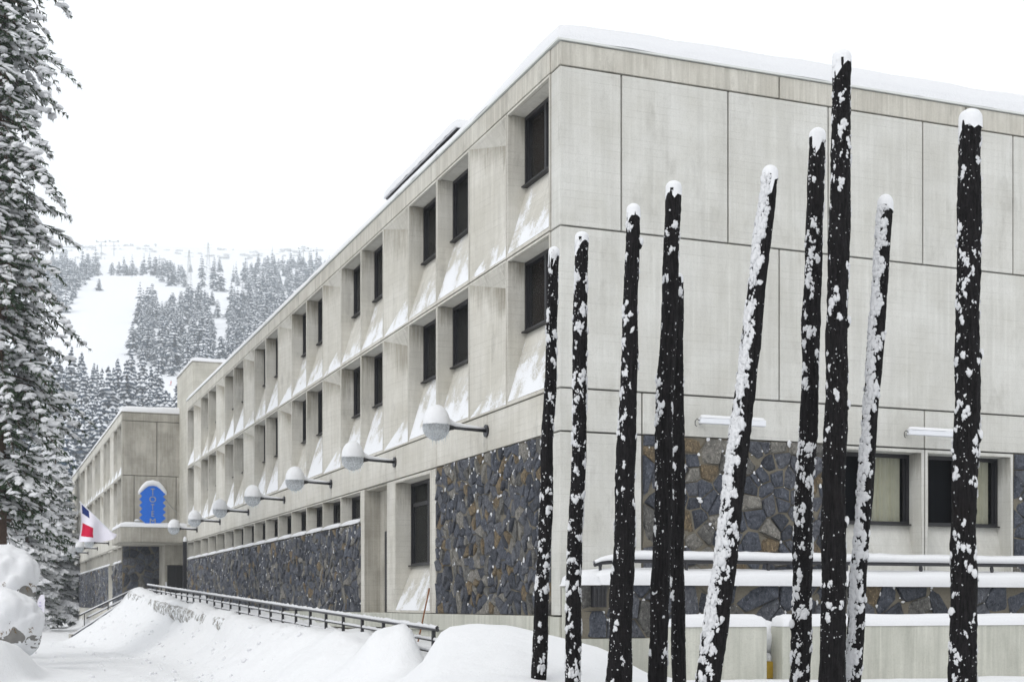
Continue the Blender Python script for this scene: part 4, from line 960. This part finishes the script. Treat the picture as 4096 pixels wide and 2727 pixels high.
t.build('print', M['purple'], bn)

# ------------------------------------------------------------------ trees
def spruce_detailed(name, H, R0, seed, mats, zlow=.06, whorls=60, snowy=.5, droop=.25, parent=None, tw_scale=1.0, zmax=None, shape=.75, dens=1.0, inner=False, load=1.0):
    rg = random.Random(seed); nb_ = MB(); sn = MB(); wd = MB()
    wd.tube([(0,0,-1),(0,0,H*.3),(0,0,H*.7),(0,0,H)], [H*.014,H*.011,H*.006,.01], 8)
    for w in range(whorls):
        f = (w+rg.random())/whorls; z = H*(zlow+(1-zlow)*f)
        if z > H*.99: continue
        Rw = R0*(1-f)**shape*rg.uniform(.72,1.12)+.15
        for k in range(rg.choice([5,6,7])):
            a = rg.uniform(0, 2*math.pi); Lb = Rw*(rg.choice([rg.uniform(.4,1.0)]*9+[rg.uniform(1.05,1.3)]) if inner else rg.uniform(.65,1.1)); dr = droop*Lb*rg.uniform(.6,1.4)
            dirv = Vector((math.cos(a), math.sin(a), 0)); tang = Vector((-math.sin(a), math.cos(a), 0)); P0 = Vector((0,0,z))
            def pt(t): return P0+dirv*(Lb*t)+Vector((0,0,.18*Lb*t-dr*t*t*1.3+(.14*Lb*t**3)))
            wd.tube([pt(0),pt(.5),pt(1)], [.035*tw_scale,.02*tw_scale,.006], 4, caps=False)
            nt_ = max(3, int(Lb/.16/tw_scale*dens)); 
            for q in range(nt_):
                t = .18+.82*(q+rg.random())/nt_; c = pt(t); wid = (.42*math.sin(math.pi*min(1, t*.85+.12))+.08)*tw_scale*min(1, Lb/1.2+.3)
                for s in (-1, 1):
                    ln = wid*rg.uniform(.6,1.15); d = (tang*s*rg.uniform(.7,1)+dirv*rg.uniform(.3,.9)+Vector((0,0,rg.uniform(-.75,-.15)))).normalized()
                    e = c+d*ln; wv = .035*tw_scale; sdv = d.cross(Vector((0,0,1))).normalized()*wv; up = Vector((0,0,wv*.9))
                    m_ = c+d*ln*.5
                    nb_.add([c, m_+sdv, m_-sdv, e, m_-up*1.6], [(0,1,3),(0,3,2),(0,4,3),(1,4,2)])
                    # needle fringe hanging below
                    for h_ in range(3):
                        tt = rg.uniform(.25,1); b0 = c+d*ln*tt; hd = Vector((rg.uniform(-.5,.5), rg.uniform(-.5,.5), -1)).normalized()*(.13*tw_scale*rg.uniform(.6,1.4)); s2 = Vector((rg.uniform(-1,1), rg.uniform(-1,1), 0))*.022*tw_scale
                        nb_.add([b0-s2, b0+s2, b0+hd], [(0,1,2)])
                    if rg.random() < snowy:
                        sn.lump(c+d*ln*.45+Vector((0,0,.02*tw_scale)), ln*.55, .075*load*tw_scale*rg.uniform(.7,1.4), .042*load*tw_scale*rg.uniform(.7,1.5), (d, d.cross(Vector((0,0,1))).normalized(), Vector((0,0,1))), jit=.25, rg=rg)
                if rg.random() < snowy*1.1:
                    sn.lump(c+Vector((0,0,.03*tw_scale)),   .19*tw_scale*rg.uniform(.6,1.4), .12*load*tw_scale*rg.uniform(.6,1.4), .065*load*tw_scale*rg.uniform(.7,1.4), (dirv, tang, Vector((0,0,1))), jit=.25, rg=rg)
    return wd, nb_, sn
def place_spruce(lab, base, H, R0, seed, **kw):
    r = thing('spruce_tree', lab, 'tree', base)
    wd, nb_, sn = spruce_detailed('t', H, R0, seed, None, **kw)
    wd.build('trunk', M['bark'], r); nb_.build('crown', M['needle'], r, kind='stuff'); sn.build('crown_snow', M['snow_fine'], r, kind='stuff'); return r
Yt = 43; xt = px2w(-12, 0, Yt).x
place_spruce('towering dark spruce with snow-laden boughs cut by the picture edge above the boulders', (xt, Yt, ZC-1.2), 30, 2.7, 1, whorls=165, snowy=.25, droop=.66, shape=.42, load=1.3, zlow=.13, inner=True)
Yt = 100
place_spruce('heavily snowed spruce standing against the far end of the farther wing', (px2w(128,0,Yt).x, Yt, ZC-1.8), 15, 3.0, 2, whorls=42, snowy=1.0, droop=.35, shape=.8, tw_scale=1.7, dens=1.3, zlow=.02)
place_spruce('snow-white spruce between the tall dark spruce and the farther wing', (px2w(62,0,88).x, 88, ZC-1.8), 12, 2.6, 3, whorls=36, snowy=1.0, droop=.35, shape=.8, tw_scale=1.6, dens=1.2, zlow=.02)
place_spruce('tall snowy spruce behind the boulders, its top level with the wing roof', (px2w(100,0,125).x, 125, ZC-1.8), 21, 3.6, 4, whorls=46, snowy=.85, droop=.35, shape=.85, tw_scale=2.0, dens=1.2, zlow=.02)
def spruce_far(H, R0, seed, wh=22, nbr=9, snow=.6, shp=.85):
    """smaller spruce: whorls of drooping boughs, each a folded dark blade with a snow pad"""
    rg = random.Random(seed); b = MB(); b.tube([(0,0,-1),(0,0,H*.98)], [H*.012,.02], 5, m=2)
    for w in range(wh):
        f = (w+.5*rg.random())/wh; z = H*(.05+.95*f); Rw = R0*(1-f)**shp*rg.uniform(.7,1.15)+.10
        n = max(4, int(nbr*(1-f*.5)))
        for k in range(n):
            a = 2*math.pi*(k+rg.random()*.9)/n; Lb = Rw*rg.uniform(.5,1.25); d = Vector((math.cos(a), math.sin(a), 0)); t = Vector((-d.y, d.x, 0)); wd_ = Lb*.30+.12
            P0 = Vector((0,0,z)); mid = P0+d*Lb*.55+Vector((0,0,-.10*Lb)); tip = P0+d*Lb+Vector((0,0,-.38*Lb-.1))
            l_ = mid+t*wd_+Vector((0,0,-.32*wd_-.15)); r_ = mid-t*wd_+Vector((0,0,-.32*wd_-.15))
            b.add([P0, l_, tip, r_, mid], [(0,1,4),(1,2,4),(2,3,4),(3,0,4)], 0)
            b.add([l_, tip, r_, mid+Vector((0,0,-.7))], [(0,1,3),(1,2,3)], 0)
            if rg.random() < snow:
                k1 = rg.uniform(.45,.9); up = Vector((0,0,.16+.03*H/16))
                b.add([P0.lerp(mid,.35)+up, mid.lerp(l_, k1)+up*.7, mid.lerp(tip, k1)+up*.7, mid.lerp(r_, k1)+up*.7, mid+up*2.2], [(0,1,4),(1,2,4),(2,3,4),(3,0,4)], 1)
    return b
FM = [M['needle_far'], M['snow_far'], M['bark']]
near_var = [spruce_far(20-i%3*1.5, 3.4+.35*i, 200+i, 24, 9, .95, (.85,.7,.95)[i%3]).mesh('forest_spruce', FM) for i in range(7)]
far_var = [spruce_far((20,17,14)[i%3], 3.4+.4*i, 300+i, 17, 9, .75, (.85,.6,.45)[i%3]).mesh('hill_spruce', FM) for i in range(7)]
far_low = [spruce_far((20,16,13)[i%3], 4.0+.4*i, 400+i, 11, 8, .6, (.8,.55,.4)[i%3]) for i in range(6)]
def hill_at(x, y):
    """point on the hillside seen under picture position (x, y)"""
    ang = min((1390-y)*S, HK*(1-HY0/HR)); Y = (HY0*HK+1.75)/(HK-ang)
    return (x-1177.5)*S*Y, Y
def inpoly(x, y, P):
    c = False; j = len(P)-1
    for i in range(len(P)):
        if (P[i][1] > y) != (P[j][1] > y) and x < (P[j][0]-P[i][0])*(y-P[i][1])/(P[j][1]-P[i][1])+P[i][0]: c = not c
        j = i
    return c
REG = [([(40,612),(120,605),(230,612),(232,640),(205,655),(172,712),(150,725),(130,700),(40,700)], .85),
       ([(256,618),(344,610),(344,632),(256,634)], .8), ([(356,628),(418,628),(420,655),(395,664),(356,650)], .9),
       ([(318,700),(350,700),(352,740),(316,738)], 1), ([(295,800),(312,790),(330,745),(362,725),(400,700),(470,690),(488,700),(488,815),(480,880),(425,880),(345,850),(298,830)], 1),
       ([(528,690),(600,668),(700,655),(760,650),(760,860),(520,860)], 1), ([(530,640),(560,615),(620,605),(720,600),(760,610),(760,662),(640,668),(560,672)], .75),
       ([(490,690),(525,690),(525,860),(490,860)], .12), ([(420,640),(520,640),(520,680),(420,680)], .10), ([(532,690),(532,691),(533,691)], .10),
       ([(30,900),(150,925),(210,945),(300,965),(420,985),(440,1150),(30,1150)], 1.0)]
cand = []
rg = random.Random(77)
for P, dn_ in REG:
    xs_, ys_ = [p[0] for p in P], [p[1] for p in P]
    placed = []
    near = max(ys_) > 890
    for _ in range(2600 if near else 1500):
        x, y = rg.uniform(min(xs_), max(xs_)), rg.uniform(min(ys_), max(ys_))
        if not inpoly(x, y, P): continue
        X, Y = hill_at(x, y); sp_ = (4.4 if near else 4.2)*3153/Y*(1 if dn_ > .5 else 4)/max(.6, min(1, dn_))
        if dn_ > .5 and not near and mnoise.noise(Vector((x/16, y/13, 3))) > .22: continue
        if any((x-a)**2+((y-b_)*2.2)**2 < sp_**2 for a, b_ in placed): continue
        placed.append((x, y)); cand.append((X, Y, near))
for x, y in ((438,620),(464,640),(466,660),(490,667),(505,619),(508,672),(425,667),(493,640),(322,738),(340,742),(228,685)): X, Y = hill_at(x, y); cand.append((X, Y, False))
# trees on the level ground before the slope
for _ in range(40):
    Y = rg.uniform(170, 255); x = rg.uniform(20, 300); cand.append(((x-1177.5)*S*Y, Y, True))
cand.sort(key=lambda c: c[1])
print('trees', len(cand))
rest = MB()
for i, (X, Y, near) in enumerate(cand):
    z = float(hill_z(X, Y))+ZC if Y > 212 else ZC-1.8
    k = rg.uniform(.55, 1.12)*(1.2 if near else .92); kw = k*rg.uniform(.8,1.25)
    if i < 300:
        o = link('spruce_tree', rg.choice(near_var if Y < 520 else far_var)); o.location = (X, Y, z-.3); o.scale = (kw, kw, k); o.rotation_euler = (0,0,rg.uniform(0,6.28))
        if Y < 300: tag(o, 'snow-laden spruce in the valley-floor stand behind the farther wing', 'tree', 'spruces in the valley-floor stand')
        elif Y < 560: tag(o, 'snow-laden spruce in the lower forest belt above the farther wing', 'tree', 'spruces in the lower forest belt')
        else: tag(o, 'snow-dusted spruce in the forest on the middle of the hillside', 'tree', 'spruces on the middle hillside')
    else:
        src = rg.choice(far_low); a = rg.uniform(0, 6.28); c_a, s_a = math.cos(a)*kw, math.sin(a)*kw; n0 = len(rest.v)
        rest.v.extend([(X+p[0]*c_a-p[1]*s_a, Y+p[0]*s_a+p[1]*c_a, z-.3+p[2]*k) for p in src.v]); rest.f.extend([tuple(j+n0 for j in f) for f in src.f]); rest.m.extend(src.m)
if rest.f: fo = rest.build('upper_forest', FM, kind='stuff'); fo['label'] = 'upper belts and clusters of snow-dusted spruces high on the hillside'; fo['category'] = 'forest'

oc = MB(); rg = random.Random(12)
for k in range(42):
    x, y = rg.uniform(120, 730), 571+abs(rg.gauss(0, 14)); X, Y = hill_at(x, y); L_ = rg.uniform(4, 22)*(rg.random()+.3)
    if y > 612: continue
    for q in range(5): oc.lump((X+rg.uniform(-1,1)*L_, Y+rg.uniform(-3,3), float(hill_z(X, Y))+ZC+rg.uniform(-.4,.8)), rg.uniform(1,4), 1.5, rg.uniform(.6,1.8), jit=.4, rg=rg)
oc = oc.build('rock_outcrops', M['rock_snow'], kind='stuff'); tag(oc, 'thin dark rock ledges breaking the snow along the ridge line', 'rocks')
# ------------------------------------------------------------------ lift pylons, mast, skiers
def pylon(x, y, H, lab, lattice=False):
    X, Y = hill_at(x, y); X, Y = float(X), float(Y); r = thing('lattice_mast' if lattice else 'lift_pylon', lab, 'mast' if lattice else 'ski lift pylon', (X, Y, float(hill_z(X, Y))+ZC), 0, 'lattice masts on the slope' if lattice else 'ski lift pylons on the ridge')
    t = MB()
    if lattice:
        w_ = H*.07
        for sx in (-1,1):
            for sy in (-1,1): t.tube([(sx*w_,sy*w_,-1),(sx*.3,sy*.3,H)], .10, 3)
        n = 9
        for k in range(n):
            z0, z1 = H*k/n, H*(k+1)/n; a, b_ = w_+(.3-w_)*k/n, w_+(.3-w_)*(k+1)/n
            for sy in (-1,1): t.tube([(-a,sy*a,z0),(b_,sy*b_,z1)], .07, 3); t.tube([(a,sy*a,z0),(-b_,sy*b_,z1)], .07, 3)
        t.build('lattice', M['letter'], r)
        t = MB()
        for z in (.82,.92): t.tube([(-H*.13,0,H*z),(H*.13,0,H*z)], .12, 3)
        t.build('crossarm', M['letter'], r)
    else:
        t.tube([(0,0,-1),(0,0,H)], [.45,.3], 6); t.build('shaft', M['letter'], r)
        t = MB(); t.box((-H*.32,-.25,H-.3),(H*.32,.25,H+.15)); t.build('crossarm', M['letter'], r)
        t = MB()
        for s in (-1,1): t.box((s*H*.3-.5,-1.6,H+.16),(s*H*.3+.5,1.6,H+.8))
        t.build('sheave_row', M['black'], r)
for k, (x, y, H) in enumerate(((233,594,14),(262,592,14),(698,600,15),(711,601,14))): pylon(x, y, H, ['grey ski lift pylon on the ridge, farthest to the piste side','grey ski lift pylon on the ridge above the spruce cluster','taller grey ski lift pylon just above the hotel roof line','shorter grey ski lift pylon next to the hotel roof line'][k])
pylon(479, 625, 26, 'taller faint lattice power mast among the lone spruces', True); pylon(435, 668, 26, 'faint lattice power mast on the open slope beside the forest', True)
def skier(x, y, top, lab):
    X, Y = hill_at(x, y); r = thing('person', lab, 'skier', (float(X), float(Y), float(hill_z(X, Y))+ZC+.05), rg.uniform(0,3))
    me = bpy.data.meshes.new('body'); vs_ = [(0,0,.92),(0,.02,1.2),(0,.05,1.42),(0,.06,1.56),(0,.08,1.68),(.12,0,.88),(.15,-.1,.5),(.16,.05,.08),(-.12,0,.88),(-.15,-.1,.5),(-.16,.05,.08),(.2,.04,1.38),(.32,.1,1.1),(.28,.3,.98),(-.2,.04,1.38),(-.32,.1,1.1),(-.28,.3,.98),(.16,.2,.05),(-.16,.2,.05)]
    es = [(0,1),(1,2),(2,3),(3,4),(0,5),(5,6),(6,7),(0,8),(8,9),(9,10),(2,11),(11,12),(12,13),(2,14),(14,15),(15,16),(7,17),(10,18)]
    me.from_pydata([(a, -b_, c) for a, b_, c in vs_], es, []); o = link('body', me, r); me.materials.append(M[top])
    md = o.modifiers.new('skin', 'SKIN'); 
    rad_ = [.15,.17,.16,.06,.11,.1,.075,.05,.1,.075,.05,.08,.06,.045,.08,.06,.045,.05,.05]
    for i, q in enumerate(me.skin_vertices[0].data): q.radius = (rad_[i], rad_[i]); q.use_root = (i == 0)
    md2 = o.modifiers.new('sub', 'SUBSURF'); md2.levels = 1; md2.render_levels = 1
    t = MB(); t.box((.1,-.9,-.02),(.2,.8,.02)); t.build('ski', M['dark'], r); t = MB(); t.box((-.2,-.9,-.02),(-.1,.8,.02)); t.build('ski', M['dark'], r)
    for s in (-1,1): t = MB(); t.tube([(s*.28,-.3,1.0),(s*.45,.1,.0)], .012, 4); t.build('ski_pole', M['dark'], r)
    t = MB(); t.lump((0,-.08,1.72), .125,.135,.13, sub=1, jit=0); t.build('helmet', M['dark'], r, smooth=True)
skier(393, 886, 'red', 'skier in a red suit crossing the lower end of the piste')
skier(178, 800, 'dark', 'skier in dark clothing alone halfway down the open piste')
skier(303, 648, 'dark', 'skier in dark clothing high on the piste below the spruce cluster')

# ------------------------------------------------------------------ mountain air
hz = MB(); hz.box((-1300,-80,ZC-8),(1300,1800,ZC+440)); ho = hz.build('haze', flat('haze_shell', (1,1,1)), kind='stuff')
hm = bpy.data.materials.new('haze_air'); hm.use_nodes = True; n = hm.node_tree; n.nodes.clear(); o_ = n.nodes.new('ShaderNodeOutputMaterial'); v_ = n.nodes.new('ShaderNodeVolumePrincipled')
v_.inputs['Color'].default_value = (.90,.955,1,1); v_.inputs['Density'].default_value = .00042; v_.inputs['Anisotropy'].default_value = .2; n.links.new(v_.outputs[0], o_.inputs['Volume'])
ho.data.materials.clear(); ho.data.materials.append(hm)
